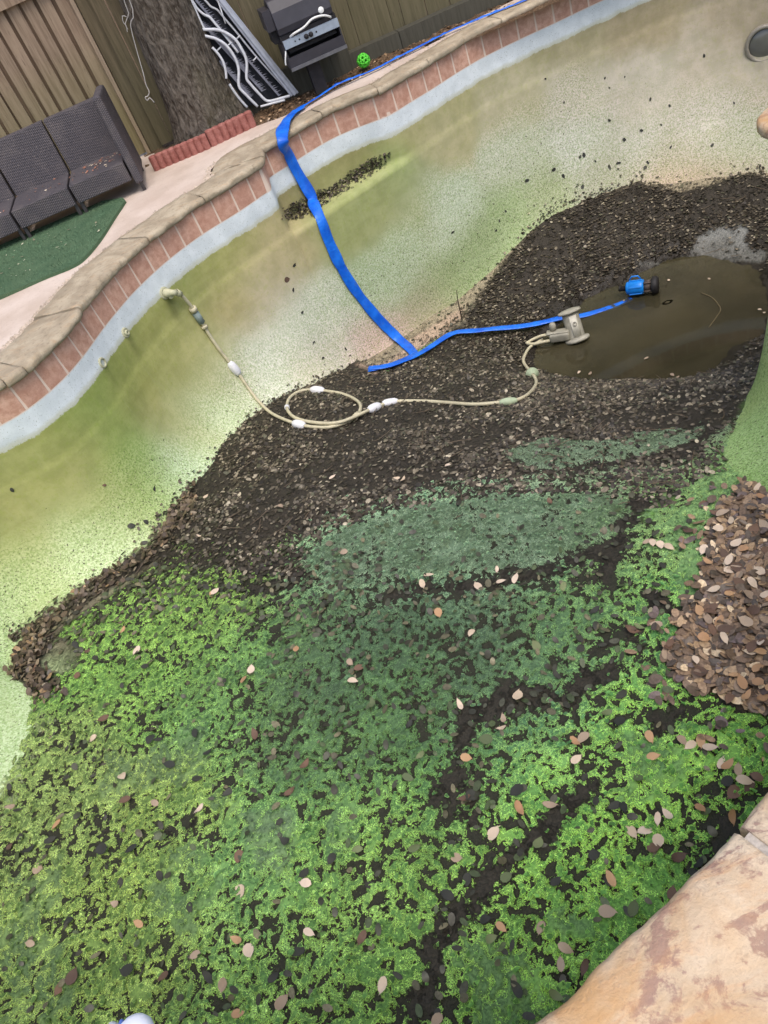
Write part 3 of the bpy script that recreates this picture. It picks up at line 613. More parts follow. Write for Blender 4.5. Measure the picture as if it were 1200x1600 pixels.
# ------------------------------------------------------------------ fences
def wood(name, a, b, g, gs=.5, sc_=1.):
    t = NT(name); r = t.rnd(); v = t.coord((34*sc_, 34*sc_, 2.4)); tc = t.n('TexCoord'); off = t.n('VectorMath', operation='ADD'); 
    cx = t.n('CombineXYZ'); t.set(cx.inputs[0], t.math('MULTIPLY', r, 37.)); t.set(cx.inputs[2], t.math('MULTIPLY', r, 11.))
    t.set(off.inputs[0], v); t.set(off.inputs[1], cx.outputs[0]); v = off.outputs[0]
    n = t.noise(v, 1., 6, .65, .4); n2 = t.noise(t.coord((4, 4, 2)), 1., 4); n3 = t.noise(v, 4.5, 3)
    c = t.mix(t.mr(n, .3, .7), a, b); c = t.mix(t.math('MULTIPLY', r, .4), c, t.mix(1., c, (.62, .62, .62), 'MULTIPLY'))
    sx = t.n('SeparateXYZ'); t.set(sx.inputs[0], t.coord()); low = t.mr(t.math('ADD', sx.outputs[2], t.math('MULTIPLY', n2, .6)), 1.25, .55)
    c = t.mix(t.math('MULTIPLY', low, gs), c, g); c = t.mix(t.math('MULTIPLY', t.mr(n3, .6, .75), .5), c, srgb(58, 46, 38))
    t.bump(n, .4, .006); return t.out(c, .85, .15)
M_WOODL = wood('weathered_cedar', srgb(132,112,94), srgb(168,148,126), srgb(134,126,90), .8)
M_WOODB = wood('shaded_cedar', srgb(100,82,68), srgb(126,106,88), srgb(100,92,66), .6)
M_WOODR = wood('old_grey_cedar', srgb(94,85,66), srgb(124,112,90), srgb(100,97,72), .5)
M_SLEEP = wood('grey_timber', srgb(74,70,62), srgb(98,94,84), srgb(70,70,60), .5)
def boards(root, xs, w, y, z0, z1, mat, th=.016):
    for x in xs:
        bm = bmesh.new(); ww = w+random.uniform(-.004, .004); box(bm, (-ww/2, -th/2, 0), (ww/2, th/2, z1-z0+random.uniform(-.02, .02)))
        o = done(bm, 'board', mat, root, bevel=.002, seg=1); o.location = (x+random.uniform(-.002, .002), y+random.uniform(-.002, .002), z0); o.rotation_euler = (0, random.uniform(-.006, .006), random.uniform(-.02, .02))
f1 = empty('wooden_fence'); tag(f1, 'brown board fence with upright overlapping planks behind the wicker sofa', 'fence')
boards(f1, np.arange(-4.2, -.6, .112), .088, 7.06, 0, 1.9, M_WOODL)
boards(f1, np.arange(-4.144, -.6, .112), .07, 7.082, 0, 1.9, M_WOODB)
for z in (1.2, .25):
    bm = bmesh.new(); box(bm, (-4.3, 7.012, z), (-.62, 7.046, z+.085)); 
    if z > 1: done(bm, 'rail', M_WOODL, f1, bevel=.004)
    else: bm.free()
bm = bmesh.new(); box(bm, (-.565, 7.0, -.05), (-.535, 7.09, 1.95)); done(bm, 'edge_strip', wood('pale_strip', srgb(150,132,112), srgb(176,156,134), srgb(140,128,96), .4), f1, bevel=.003)
bm = bmesh.new(); box(bm, (-.53, 7.02, -.05), (-.43, 7.1, 1.95)); done(bm, 'post', M_WOODR, f1, bevel=.005)
f2 = empty('wooden_fence'); tag(f2, 'dark mossy board fence behind the tree and the barbecue, sleeper along its foot', 'fence')
boards(f2, np.arange(-.38, 4.9, .098), .094, 6.96, .02, 1.9, M_WOODR)
for z in (.3, 1.5):
    bm = bmesh.new(); box(bm, (-.4, 6.985, z), (4.95, 7.02, z+.09)); done(bm, 'rail', M_WOODR, f2, bevel=.004)
for a, b in ((.3, 1.62), (1.625, 3.1), (3.105, 4.9)):
    bm = bmesh.new(); box(bm, (a, 6.79, -.06), (b, 6.9, .105)); done(bm, 'sleeper', M_SLEEP, f2, bevel=.008)
bm = bmesh.new(); box(bm, (.62, 6.77, -.05), (1.2, 6.786, .19)); box(bm, (.62, 6.79, .108), (1.2, 6.86, .19)); done(bm, 'sleeper', M_SLEEP, f2, bevel=.004)

# ------------------------------------------------------------------ live oak trunk
t = NT('oak_bark'); v = t.coord((1, 1, .38)); n = t.noise(v, 26, 6, .65, 1.2); n2 = t.noise(v, 70, 4, .65); n3 = t.noise(v, 3, 3); vo = t.vor(v, 34)
sx = t.n('SeparateXYZ'); t.set(sx.inputs[0], t.coord())
c = t.mix(t.mr(n, .34, .66), srgb(66, 58, 50), srgb(118, 110, 100)); c = t.mix(t.math('MULTIPLY', t.mr(n2, .5, .7), .5), c, srgb(140, 132, 122)); c = t.mix(t.math('MULTIPLY', t.mr(n3, .5, .7), .4), c, srgb(84, 82, 58))
t.bump(t.math('ADD', n, t.math('MULTIPLY', vo, .7)), .9, .03); M_BARK = t.out(c, .95, .1)
TX, TY = -.02, 6.79; nu, nv = 190, 230; TV = []
for b in range(nv+1):
    z = -.06+3.4*b/nv; r = .205+.06*math.exp(-max(z, 0)*1.3)+.07*math.exp(-max(z, 0)*7)
    a = np.arange(nu)*2*math.pi/nu; ca, sa = np.cos(a), np.sin(a)
    q = fbm(ca*5.5+z*.2, sa*5.5, z*1.5, 3, 61); wv_ = fbm(ca*13+(q-.5)*3, sa*13, z*4.2+(q-.5)*3, 3, 62)
    rr = r*(1+.05*np.cos(a*3+z)+.03*np.cos(a*5-z*2))+(np.abs(wv_-.5)*-2+.4)*.026+(fbm(ca*30, sa*30, z*11, 2, 63)-.5)*.012
    TV.append(np.stack([TX+z*.012+rr*ca, TY-.03*z+rr*sa*.95, np.full(nu, z)], 1))
tv = np.vstack(TV); i, j = np.meshgrid(np.arange(nv), np.arange(nu), indexing='ij')
tree = empty('oak_tree', (TX, TY, 0)); tag(tree, 'thick oak trunk with rough dark bark standing behind the red edging blocks', 'tree')
trunk = from_np('trunk', tv-np.array([TX, TY, 0]), np.stack([i*nu+j, i*nu+(j+1) % nu, (i+1)*nu+(j+1) % nu, (i+1)*nu+j], -1).reshape(-1, 4), M_BARK, tree)
bm = bmesh.new()
limbs = []
for k, (ax, el) in enumerate(((.6, .8), (2.4, .7), (4.3, .9), (5.4, .6))):
    p = Vector((.03, -.1, 3.1)); d = Vector((math.cos(ax)*math.cos(el), math.sin(ax)*math.cos(el), math.sin(el))); pts_ = [p+d*q*.35+Vector((random.uniform(-.05, .05), random.uniform(-.05, .05), .02*q*q)) for q in range(6)]
    limbs.append(pts_); tube(bm, pts_, [.14, .11, .09, .07, .05, .03], 10)
done(bm, 'limbs', M_BARK, tree, True)
t = NT('oak_leaves'); t.out(t.mix(t.noise(t.coord(), 4), srgb(62, 78, 44), srgb(96, 110, 62)), .6, .3); M_OAK = t.m
cv, cfc = [], []
for k in range(2600):
    l = random.choice(limbs); p = l[random.randint(2, 5)]+Vector((random.gauss(0, .4), random.gauss(0, .4), random.gauss(.25, .3)))
    n = Vector((random.gauss(0, 1), random.gauss(0, 1), random.gauss(.6, 1))).normalized(); u = n.orthogonal().normalized()*random.uniform(.03, .05); w = n.cross(u)*.45; b0 = len(cv)
    cv += [p-u, p+w, p+u, p-w]; cfc.append((b0, b0+1, b0+2, b0+3))
from_np('crown', cv, cfc, M_OAK, tree, False)

# thin cable hanging in front of the trunk
M_CABLE = plain('pale_cable', srgb(176, 172, 166), .5, .4, var=.2, bump=0)
def pxpath(P, Y): return [atY(x, y, Y) for x, y in P]
bm = bmesh.new()
tube(bm, catmull([Vector((-.16, 6.40, 2.3))]+pxpath([(195, -20), (204, 40), (214, 80), (224, 115), (228, 132), (233, 143), (231, 150), (227, 152), (230, 157), (234, 153), (241, 160)], 6.41), 4), .0035, 6)
tube(bm, catmull([Vector((-.18, 6.4, 2.3))]+pxpath([(190, -10), (191, 25), (193, 35), (197, 40), (199, 50)], 6.405), 4), .0028, 5); tube(bm, catmull(pxpath([(199, 28), (196, 38), (200, 46)], 6.40), 4), .0028, 5)
tag(done(bm, 'hanging_cable', M_CABLE, None, True), 'thin pale frayed cable hanging down in front of the tree trunk', 'cable')

# red scalloped edging blocks
t = NT('red_concrete'); v = t.coord(); n = t.noise(v, 18, 5, .7); n2 = t.noise(v, 120, 3); c = t.mix(t.mr(n, .3, .7), srgb(136, 82, 74), srgb(170, 116, 106)); c = t.mix(t.math('MULTIPLY', t.mr(n2, .55, .7), .4), c, srgb(196, 140, 130)); t.bump(n2, .4, .005); M_RED = t.out(c, .9, .15)
def edging(p0, p1, n, label, h):
    p0, p1 = Vector(p0), Vector(p1); d = (p1-p0); L_ = d.length; d.normalize(); nn = Vector((-d.y, d.x, 0)); bm = bmesh.new(); rows = []
    for k in range(n*8+1):
        u = k/(n*8); f = abs(math.sin(u*n*math.pi))**.7; top = h*(.955+.045*f)
        pos = p0+d*L_*u; fr_ = -.018*f-.012
        rows.append([bm.verts.new(pos+nn*fr_), bm.verts.new(pos+nn*fr_+Vector((0, 0, top-.008))), bm.verts.new(pos+nn*(fr_+.01)+Vector((0, 0, top))), bm.verts.new(pos+nn*.035+Vector((0, 0, top-.004))), bm.verts.new(pos+nn*.04)])
    for a, b in zip(rows, rows[1:]):
        for q in range(4): bm.faces.new((a[q], b[q], b[q+1], a[q+1]))
    bm.faces.new(rows[0]); bm.faces.new(rows[-1][::-1]); bmesh.ops.recalc_face_normals(bm, faces=bm.faces)
    o = done(bm, 'edging_block', M_RED); tag(o, label, 'edging block', 'red edging blocks round the tree')
edging((-.53, 6.45, -.012), (-.07, 6.41, -.012), 9, 'red scalloped edging block next to the wicker sofa, lower and farther left', .105)
edging((-.065, 6.425, -.012), (.31, 6.46, -.012), 7, 'red scalloped edging block between its neighbour and the white tubular frames', .115)

# ------------------------------------------------------------------ wicker sofa
t = NT('dark_wicker'); v = t.coord(); sx = t.n('SeparateXYZ'); t.set(sx.inputs[0], v)
wz = t.math('SINE', t.math('MULTIPLY', t.math('ADD', sx.outputs[2], t.math('MULTIPLY', sx.outputs[1], .9)), 480.)); wx_ = t.math('SINE', t.math('MULTIPLY', sx.outputs[0], 300.))
wv2 = t.math('MULTIPLY', wz, wx_); n = t.noise(v, 8, 4); n2 = t.noise(v, 90, 2)
c = t.mix(t.mr(wv2, -.6, .9), srgb(54, 50, 54), srgb(106, 101, 105)); c = t.mix(t.math('MULTIPLY', t.mr(n, .4, .7), .4), c, srgb(112, 104, 102)); c = t.mix(t.math('MULTIPLY', t.mr(n2, .62, .72), .5), c, srgb(128, 120, 114))
t.bump(wv2, .7, .004); M_WICK = t.out(c, .6, .35)
M_LEGD = plain('sofa_leg_metal', srgb(70, 66, 66), .5, .4)
SF, SB = 6.05, 6.58; sofa = empty('wicker_sofa', (-1.5, 6.3, 0)); tag(sofa, 'dark grey woven wicker sofa against the brown fence with dead leaves on its seat', 'sofa')
off = Vector((-1.5, 6.3, 0))
def sbox(name, lo, hi, mat=M_WICK, bev=.007, tilt=None):
    bm = bmesh.new(); lo, hi = Vector(lo)-off, Vector(hi)-off; vs = box(bm, lo, hi)
    if tilt:
        for v_ in vs: v_.co.y += (v_.co.z-lo.z)*tilt
    bmesh.ops.subdivide_edges(bm, edges=bm.edges[:], cuts=0); return done(bm, name, mat, sofa, True, bevel=bev)
bounds = [-.66, -1.09, -1.53, -1.97, -2.41]
for a, b in zip(bounds, bounds[1:]):
    sbox('seat', (b+.008, SF+.005, .085), (a-.008, SB-.1, .215)); sbox('backrest', (b+.007, SB-.13, .20), (a-.007, SB-.05, .565), tilt=.18)
    for x in (a-.022, b+.022):
        if a == bounds[0] and x > -.7: continue
        sbox('leg', (x-.012, SF+.03, -.012), (x+.012, SF+.06, .085), M_LEGD, .003)
for x in (-.655, -2.475):
    bm = bmesh.new(); P = [(SF-.02, .05), (SB+.06, .04), (SB+.12, .595), (SB+.06, .605), (SF+.01, .635)]
    A = [bm.verts.new((x-off.x, y-off.y, z)) for y, z in P]; B = [bm.verts.new((x+.06-off.x, y-off.y, z)) for y, z in P]
    bm.faces.new(A); bm.faces.new(B[::-1])
    for k in range(5): bm.faces.new((A[k], B[k], B[(k+1) % 5], A[(k+1) % 5]))
    bmesh.ops.recalc_face_normals(bm, faces=bm.faces); done(bm, 'side_panel', M_WICK, sofa, True, bevel=.016)
    for y in (SF+.02, SB): sbox('leg', (x+.018, y, -.012), (x+.042, y+.028, .055), M_LEGD, .003)
for o in sofa.children:
    o.data.polygons.foreach_set('use_smooth', [p.area < 3e-3 for p in o.data.polygons])

# ------------------------------------------------------------------ artificial turf
t = NT('turf'); v = t.coord(); n = t.noise(v, 5, 4); n2 = t.noise(v, 240, 3, .7); t.bump(n2, .9, .012)
M_TURF = t.out(t.mix(t.mr(n2, .35, .65), srgb(76, 100, 74), t.mix(t.mr(n, .35, .65), srgb(98, 126, 96), srgb(112, 136, 104))), .9, .1)
front = [(-3.2, 5.2), (-2.4, 5.14), (-1.64, 5.12), (-1.35, 5.12), (-1.15, 5.1), (-1.06, 5.16), (-.96, 5.37), (-.86, 5.69), (-.77, 5.97), (-.79, 6.06), (-.95, 6.2), (-3.2, 6.3)]
fr_ = [Vector((x, y, 0)) for x, y in front]; cu = catmull(fr_[1:9], 6); ring = [fr_[0]]+cu+fr_[9:]
T = tessellate_polygon([ring]); bm = bmesh.new(); tp = [bm.verts.new((p.x, p.y, .008)) for p in ring]; bt = [bm.verts.new((p.x, p.y, -.0115)) for p in ring]
for q in T: bm.faces.new([tp[k] for k in q])
for k in range(len(ring)): bm.faces.new((tp[k], tp[(k+1) % len(ring)], bt[(k+1) % len(ring)], bt[k]))
bmesh.ops.recalc_face_normals(bm, faces=bm.faces)
rug = done(bm, 'turf_mat', M_TURF); tag(rug, 'green artificial turf mat with a curved edge in front of the wicker sofa', 'turf mat')
rp = np.array([[p.x, p.y] for p in ring]); bx = np.random.default_rng(3).uniform((-2.4, 5.1), (-.75, 6.25), (16000, 2)); bx = bx[sdf(rp, bx[:, 0], bx[:, 1]) > .002]
aa = rng.uniform(0, 6.28, len(bx)); le = rng.uniform(.004, .009, len(bx)); dx = np.stack([np.cos(aa), np.sin(aa)], 1)
V0 = np.c_[bx-np.c_[-dx[:, 1], dx[:, 0]]*.0016, np.full(len(bx), .007)]; V1 = np.c_[bx+np.c_[-dx[:, 1], dx[:, 0]]*.0016, np.full(len(bx), .007)]; V2 = np.c_[bx+dx*le[:, None], .007+le*1.3]
M_PILE = plain('turf_pile', srgb(98, 126, 96), .8, .1, var=.4, scale=9, bump=0)
tu = from_np('pile', np.stack([V0, V1, V2], 1).reshape(-1, 3), np.arange(len(bx)*3).reshape(-1, 3), M_PILE, rug, False); tag(tu, kind='stuff')

# ------------------------------------------------------------------ stacked tubular frames leaning beside the tree
M_TUBE = plain('white_enamel', srgb(208, 210, 214), .4, .5, var=.15, scale=40); M_ALU = plain('dull_aluminium', srgb(172, 176, 186), .45, .5, .3, var=.2, scale=20)
M_SLING = plain('black_sling', srgb(44, 46, 52), .9, .2, var=.4, scale=40); M_FRAY = plain('frayed_cord', srgb(128, 130, 142), .9, .1, var=.3, scale=60)
KL = .12
def lean(px, py, off=0.):
    v = ray(px, py); t_ = (6.70+off+KL*HC)/(v[1]-KL*v[2]); return Vector((v[0]*t_, v[1]*t_, HC+v[2]*t_))
def z2(x, y, off=0.): return lean(290+x/6.316, y/6.316, off)
fr0 = z2(700, 1000); frm = empty('lounger_frames', (fr0.x, fr0.y, 0)); tag(frm, 'stack of white tubular lounger frames with black frayed sling, leaning beside the tree trunk', 'lounger frames')
fo = Vector((fr0.x, fr0.y, 0))
def ftube(name, P, r, off=0., mat=M_TUBE, smooth_=True, n=8):
    pts_ = [z2(x, y, off)-fo for x, y in P]; 
    if pts_[0].z > .55 or P[0][1] <= 5: pts_ = [pts_[0]+(pts_[0]-pts_[1]).normalized()*.35]+pts_
    bm = bmesh.new(); tube(bm, catmull(pts_, 5) if smooth_ else pts_, r, n); return done(bm, name, mat, frm, True)
ftube('bent_tube', [(60, 0), (115, 85), (180, 142), (235, 168), (285, 225), (400, 365), (520, 520)], .009, -.03)
ftube('bent_tube', [(190, 0), (250, 65), (310, 95), (380, 175), (520, 340), (700, 560), (1000, 890)], .007, .0)
ftube('bent_tube', [(185, 292), (300, 292), (400, 325), (490, 390), (550, 480), (590, 560), (605, 640), (602, 770), (640, 830), (720, 920), (785, 985), (830, 998), (900, 982), (1030, 945)], .0105, -.05)
ftube('bent_tube', [(210, 360), (290, 380), (380, 430), (450, 510), (500, 600), (525, 700), (527, 850), (600, 940), (712, 1052)], .0105, -.06)
ftube('bent_tube', [(262, 468), (320, 530), (370, 610), (395, 700), (402, 778)], .0095, -.06)
ftube('bent_tube', [(150, 215), (185, 290)], .009, -.05)
ftube('bent_tube', [(430, 830), (520, 960), (610, 1060)], .010, -.02); ftube('bent_tube', [(740, 1052), (860, 1020), (980, 988)], .008, -.06)
for a, b, c_, d_ in ((500, 385, 540, 350), (410, 455, 460, 415), (305, 505, 350, 460), (665, 600, 705, 560), (370, 160, 395, 235)): ftube('bracket', [(a, b), (c_, d_)], .005, -.04, smooth_=False)
def slab(name, P, th, mat, off=0.):
    bm = bmesh.new(); A = [bm.verts.new(z2(x, y, off)-fo) for x, y in P]; B = [bm.verts.new(z2(x, y, off+th)-fo) for x, y in P]; n = len(P)
    bm.faces.new(A); bm.faces.new(B[::-1])
    for k in range(n): bm.faces.new((A[k], B[k], B[(k+1) % n], A[(k+1) % n]))
    bmesh.ops.recalc_face_normals(bm, faces=bm.faces); return done(bm, name, mat, frm)
slab('sling', [(-260, -420), (60, -420), (1020, 905), (760, 1030), (600, 1040), (400, 780)], .012, M_SLING, .05)
slab('sling', [(20, -60), (140, -60), (640, 560), (600, 620), (480, 560)], .01, M_SLING, .02)
for k, (P0, P1) in enumerate((((100, 0), (925, 945)), ((250, 340), (760, 900)), ((330, 600), (640, 960)), ((150, 215), (600, 700)))):
    slab('slat', [(P0[0]-8, P0[1]+6), (P0[0]+8, P0[1]-6), (P1[0]+8, P1[1]-6), (P1[0]-8, P1[1]+6)], .012, M_FRAY, -.005)
    fv, ff = [], []
    for q in range(46):
        u = q/46+random.uniform(0, .012); x = P0[0]+(P1[0]-P0[0])*u; y = P0[1]+(P1[1]-P0[1])*u; L_ = random.uniform(18, 62); b0 = len(fv)
        for ddx, ddy, oo in ((-4, 0, -.004), (6, 8, -.004), (6+L_*.75, 4-L_*.35, .012)): fv.append(z2(x+ddx+8, y+ddy-4, oo)-fo)
        ff.append((b0, b0+1, b0+2))
    tag(from_np('fringe', fv, ff, M_FRAY, frm, False), kind='stuff')
def rail(P0, P1, w, off, mat=M_ALU):
    a, b = z2(*P0, off)-fo, z2(*P1, off)-fo; a = a+(a-b).normalized()*.5; d = (b-a).normalized(); bm = bmesh.new(); M = frame(a, d, (1, 0, 0))
    box(bm, (-w, -.018, 0), (w, .018, (b-a).length), M); done(bm, 'rail', mat, frm, bevel=.004)
rail((318, 0), (1052, 945), .012, -.02); rail((346, 0), (1082, 935), .013, -.035); rail((372, 0), (1105, 920), .010, -.01); rail((300, 15), (1005, 890), .006, .02, M_SLING)

# ------------------------------------------------------------------ pedestal barbecue
M_BLK = plain('black_enamel', srgb(58, 56, 62), .45, .4, var=.2, scale=14); M_BLKR = plain('sooty_steel', srgb(44, 42, 44), .7, .3, var=.35, scale=25)
M_PANEL = plain('brushed_panel', srgb(172, 184, 200), .35, .5, .35, var=.12, scale=40); M_WHITE = plain('white_plastic', srgb(226, 226, 222), .4, .5, var=.08, scale=40, bump=.05)
bq = empty('barbecue', (.9, 6.55, 0)); tag(bq, 'black pedestal barbecue with closed lid and silver control panel on a square post', 'barbecue'); bo = Vector((.9, 6.55, 0))
def bbox(name, lo, hi, mat, bev=.004, parent=bq):
    bm = bmesh.new(); box(bm, Vector(lo)-bo, Vector(hi)-bo); return done(bm, name, mat, parent, bevel=bev)
bbox('post', (.825, 6.5, -.06), (.92, 6.59, .25), M_BLKR, .006)
bm = bmesh.new()
for lo, hi in (((.7, 6.4, .235), (1.13, 6.75, .245)), ((.7, 6.4, .245), (1.13, 6.41, .315)), ((.7, 6.74, .245), (1.13, 6.75, .40)), ((.7, 6.41, .245), (.71, 6.74, .40)), ((1.12, 6.41, .245), (1.13, 6.74, .40))): box(bm, Vector(lo)-bo, Vector(hi)-bo)
done(bm, 'firebox', M_BLK, bq, bevel=.002)
bbox('lip', (.695, 6.392, .228), (1.135, 6.399, .25), plain('worn_edge', srgb(112, 112, 116), .5, .4, .3), .002)
cp = bbox('control_panel', (.705, 6.395, .372), (1.128, 6.425, .425), M_PANEL, .003)
for x in (.876, .912):
    bm = bmesh.new(); lathe(bm, [(0, 0), (.017, 0), (.017, .008), (.013, .02), (0, .021)], 16, frame(Vector((x, 6.395, .40))-bo, (0, -1, 0))); done(bm, 'knob', M_BLKR, cp, True)
for x, r in ((.79, .005), (.823, .0065), (.955, .0065)):
    bm = bmesh.new(); lathe(bm, [(0, 0), (r, 0), (r, .002), (0, .002)], 12, frame(Vector((x, 6.395, .40))-bo, (0, -1, 0))); done(bm, 'hole_plug', M_BLKR, cp)
bbox('burner_tray', (.73, 6.43, .335), (1.1, 6.72, .35), M_BLKR)
bm = bmesh.new(); R_, P = [], [(6.44, .455), (6.43, .5), (6.455, .60), (6.52, .67), (6.62, .68), (6.72, .62), (6.745, .5), (6.745, .455)]
for x in (.70, 1.12): R_.append([bm.verts.new(Vector((x, y, z))-bo) for y, z in P])
bm.faces.new(R_[0]); bm.faces.new(R_[1][::-1])
for k in range(8): bm.faces.new((R_[0][k], R_[1][k], R_[1][(k+1) % 8], R_[0][(k+1) % 8]))
bmesh.ops.recalc_face_normals(bm, faces=bm.faces); lid = done(bm, 'lid', M_BLK, bq, bevel=.008)
bbox('side_cheek', (.64, 6.46, .50), (.698, 6.70, .63), M_BLK, .01); bbox('side_cheek', (.66, 6.5, .41), (.699, 6.72, .499), M_BLKR, .006); bbox('body', (.70, 6.45, .405), (1.13, 6.745, .452), M_BLKR, .005)
bm = bmesh.new(); lathe(bm, [(0, 0), (.021, 0), (.021, .003), (.018, .006), (0, .006)], 20, frame(Vector((1.04, 6.427, .505))-bo, (0, -1, .12))); done(bm, 'badge', M_WHITE, lid, True)
bm = bmesh.new(); tube(bm, catmull([Vector(p)-bo for p in ((.77, 6.42, .432), (.80, 6.39, .447), (.88, 6.385, .458), (.955, 6.38, .485), (1.03, 6.38, .478), (1.08, 6.4, .452), (1.09, 6.43, .44))], 6), .0075, 8); done(bm, 'gas_hose', M_WHITE, bq, True)
bm = bmesh.new(); tube(bm, catmull([Vector(p)-bo for p in ((.71, 6.43, .372), (.695, 6.4, .35), (.675, 6.395, .31), (.668, 6.395, .285))], 6), .0055, 8); done(bm, 'gas_hose', M_WHITE, bq, True)

# green lattice ball (hexagons and pentagons, open)
def lattice(R_, r):                                   # struts of a truncated icosahedron
    g = (1+5**.5)/2; base_ = [Vector(p) for p in [(0, s1, s2*g) for s1 in (-1, 1) for s2 in (-1, 1)]+[(s1, s2*g, 0) for s1 in (-1, 1) for s2 in (-1, 1)]+[(s2*g, 0, s1) for s1 in (-1, 1) for s2 in (-1, 1)]]
    P = []
    for a in base_:
        for b in base_:
            if .01 < (a-b).length < 2.01: P.append(((a*2+b)/3).normalized()*R_)
    bm = bmesh.new(); dmin = min((P[0]-q).length for q in P[1:])
    for i_ in range(len(P)):
        for k in range(i_):
            if (P[i_]-P[k]).length < dmin*1.12: m_ = ((P[i_]+P[k])/2).normalized()*R_; tube(bm, [P[i_], m_, P[k]], [r*1.25, r, r*1.25], 6)
    return bm
M_LIME = plain('lime_rubber', srgb(92, 206, 60), .5, .4, var=.1, scale=40, bump=0)
bl = done(lattice(.044, .0078), 'lattice_ball', M_LIME, None, True); p = at(572, 107, 0); bl.location = (p.x, p.y+.01, .055); bl.rotation_euler = (.3, .5, .2)
tag(bl, 'small lime green lattice ball with round openings lying near the barbecue', 'ball')

# ------------------------------------------------------------------ leaves
LU = np.array([0, .1, .33, .62, .88, 1.]); LW = np.array([.03, .14, .255, .285, .19, .0])
def leaf_np(x, y, z, length, ang, tilt, roll, curl, width):   # many leaves at once -> verts (n,10,3)
    n = len(x); T = []
    for k in (0,): T.append((LU[0], 0))
    for k in range(1, 5): T += [(LU[k], -LW[k]), (LU[k], LW[k])]
    T.append((1., 0)); T = np.array(T)
    lx = (T[:, 0]-.5)[None]*length[:, None]; ly = T[:, 1][None]*length[:, None]*width[:, None]
    lz = curl[:, None]*length[:, None]*(((T[:, 0]-.5)*2)**2)[None]+np.abs(T[:, 1])[None]*length[:, None]*(.25+curl[:, None])
    x1 = lx*np.cos(tilt)[:, None]-lz*np.sin(tilt)[:, None]; z1 = lx*np.sin(tilt)[:, None]+lz*np.cos(tilt)[:, None]
    y1 = ly*np.cos(roll)[:, None]-z1*np.sin(roll)[:, None]*.6; z2_ = z1*np.cos(roll)[:, None]+ly*np.sin(roll)[:, None]
    X = x[:, None]+x1*np.cos(ang)[:, None]-y1*np.sin(ang)[:, None]; Yv = y[:, None]+x1*np.sin(ang)[:, None]+y1*np.cos(ang)[:, None]
    zb = z2_-z2_.min(1, keepdims=True)*.85
    return np.stack([X, Yv, z[:, None]+zb], -1)
LT = np.array([(0, 2, 1), (1, 2, 4), (1, 4, 3), (3, 4, 6), (3, 6, 5), (5, 6, 8), (5, 8, 7), (7, 8, 9)])
def leaf_field(name, P, length, cols, mat, parent=None, tilt=.3, lift=.003, label=None, cat='leaf litter'):
    n = len(P); V = leaf_np(P[:, 0], P[:, 1], P[:, 2]+lift, length, rng.uniform(0, 6.28, n), rng.normal(0, tilt, n), rng.normal(0, tilt, n), rng.uniform(-.06, .18, n), rng.uniform(.75, 1.3, n))
    o = from_np(name, V.reshape(-1, 3), (np.arange(n)[:, None, None]*10+LT[None]).reshape(-1, 3), mat, parent, True); vcol(o, 'tint', np.repeat(cols, 10, 0))
    if parent is None: tag(o, label, cat, kind='stuff')
    else: tag(o, kind='stuff')
    return o
t = NT('dead_leaf_mass'); v = t.coord(); c = t.attr('tint'); n = t.noise(v, 110, 3)
t.out(t.mix(t.mr(n, .3, .7), t.mix(1., c, (.72, .7, .68), 'MULTIPLY'), t.mix(1., c, (1.15, 1.15, 1.15), 'MULTIPLY')), .45, .4); M_LMASS = t.m
def pal(n, cs, jit=.12):
    w = np.array([c[3] for c in cs], float); k = rng.choice(len(cs), n, p=w/w.sum()); A = np.array([srgb(*c[:3], k=KF) for c in cs])[k]*np.array([1.02, 1., .9])
    return A*rng.normal(1, jit, (n, 1)).clip(.5, 1.6)
def scatter(m, n, zmin=-3):
    c = np.array(m).ravel().copy(); ax = np.gradient(ux)[:, None]*np.gradient(uy)[None]; c *= ax.ravel(); c[(inF.ravel() < -.03) | (FZ.ravel() < zmin)] = 0; c = np.cumsum(c); r = np.searchsorted(c, rng.uniform(0, c[-1], n))
    i, j = np.unravel_index(r, FX.shape); x = ux[i]+rng.uniform(-.5, .5, n)*.02; y = uy[j]+rng.uniform(-.5, .5, n)*.02
    return np.stack([x, y, FZ[i, j]], 1)
DARKL = [(96,90,80,2.4),(78,71,62,3),(62,56,49,3.4),(126,118,105,1.4),(148,140,126,.7),(50,46,40,3),(82,82,68,1.2),(176,168,152,.14)]
clump = .35+sstep(.42, .6, fbm(FX*3.2, FY*3.2, 0, 4, 71))*.9
notw = sstep(-1.89, -1.86, FZ0)
P = scatter(m_leaf*clump*(1-m_pale*.9)*(1-np.maximum(m_tealA, m_tealB)*.8)*notw*(1-m_pink)*(1-sstep(.0, .12, .1-inF)*.3), 24000)
leaf_field('sunken_leaf_litter', P, rng.uniform(.012, .038, len(P))*rng.uniform(.7, 1.1, len(P)), pal(len(P), DARKL)*.92, M_LMASS, None, .2, .004, 'carpet of wet dark dead leaves covering the deep part of the pool floor')
P = scatter((1-m_leaf)*(1-m_pile)*(.25+m_mud*.8+m_tealC*.6+m_trans*3.)*(FZ0 < -.9), 1500)
leaf_field('scattered_leaf_litter', P, rng.uniform(.02, .042, len(P)), pal(len(P), [(66,68,56,3),(54,54,46,3),(86,84,68,2),(110,106,86,1),(72,84,58,2)]), M_LMASS, None, .25, .006, 'small dark leaves scattered over the green algae near the coping')
eg = np.clip(sstep(.30, .02, inF), 0, 1)*(FX < -1.)*sstep(2.5, 2.9, FY)
P = scatter(eg*(m_leaf+.02), 520)
leaf_field('leaf_drift', P, rng.uniform(.025, .048, len(P)), pal(len(P), [(92,80,68,3),(70,60,52,3),(120,108,92,1.5),(140,118,92,.6)]), M_LMASS, None, .4, .01, 'drift of brown leaves caught in the corner at the far left')
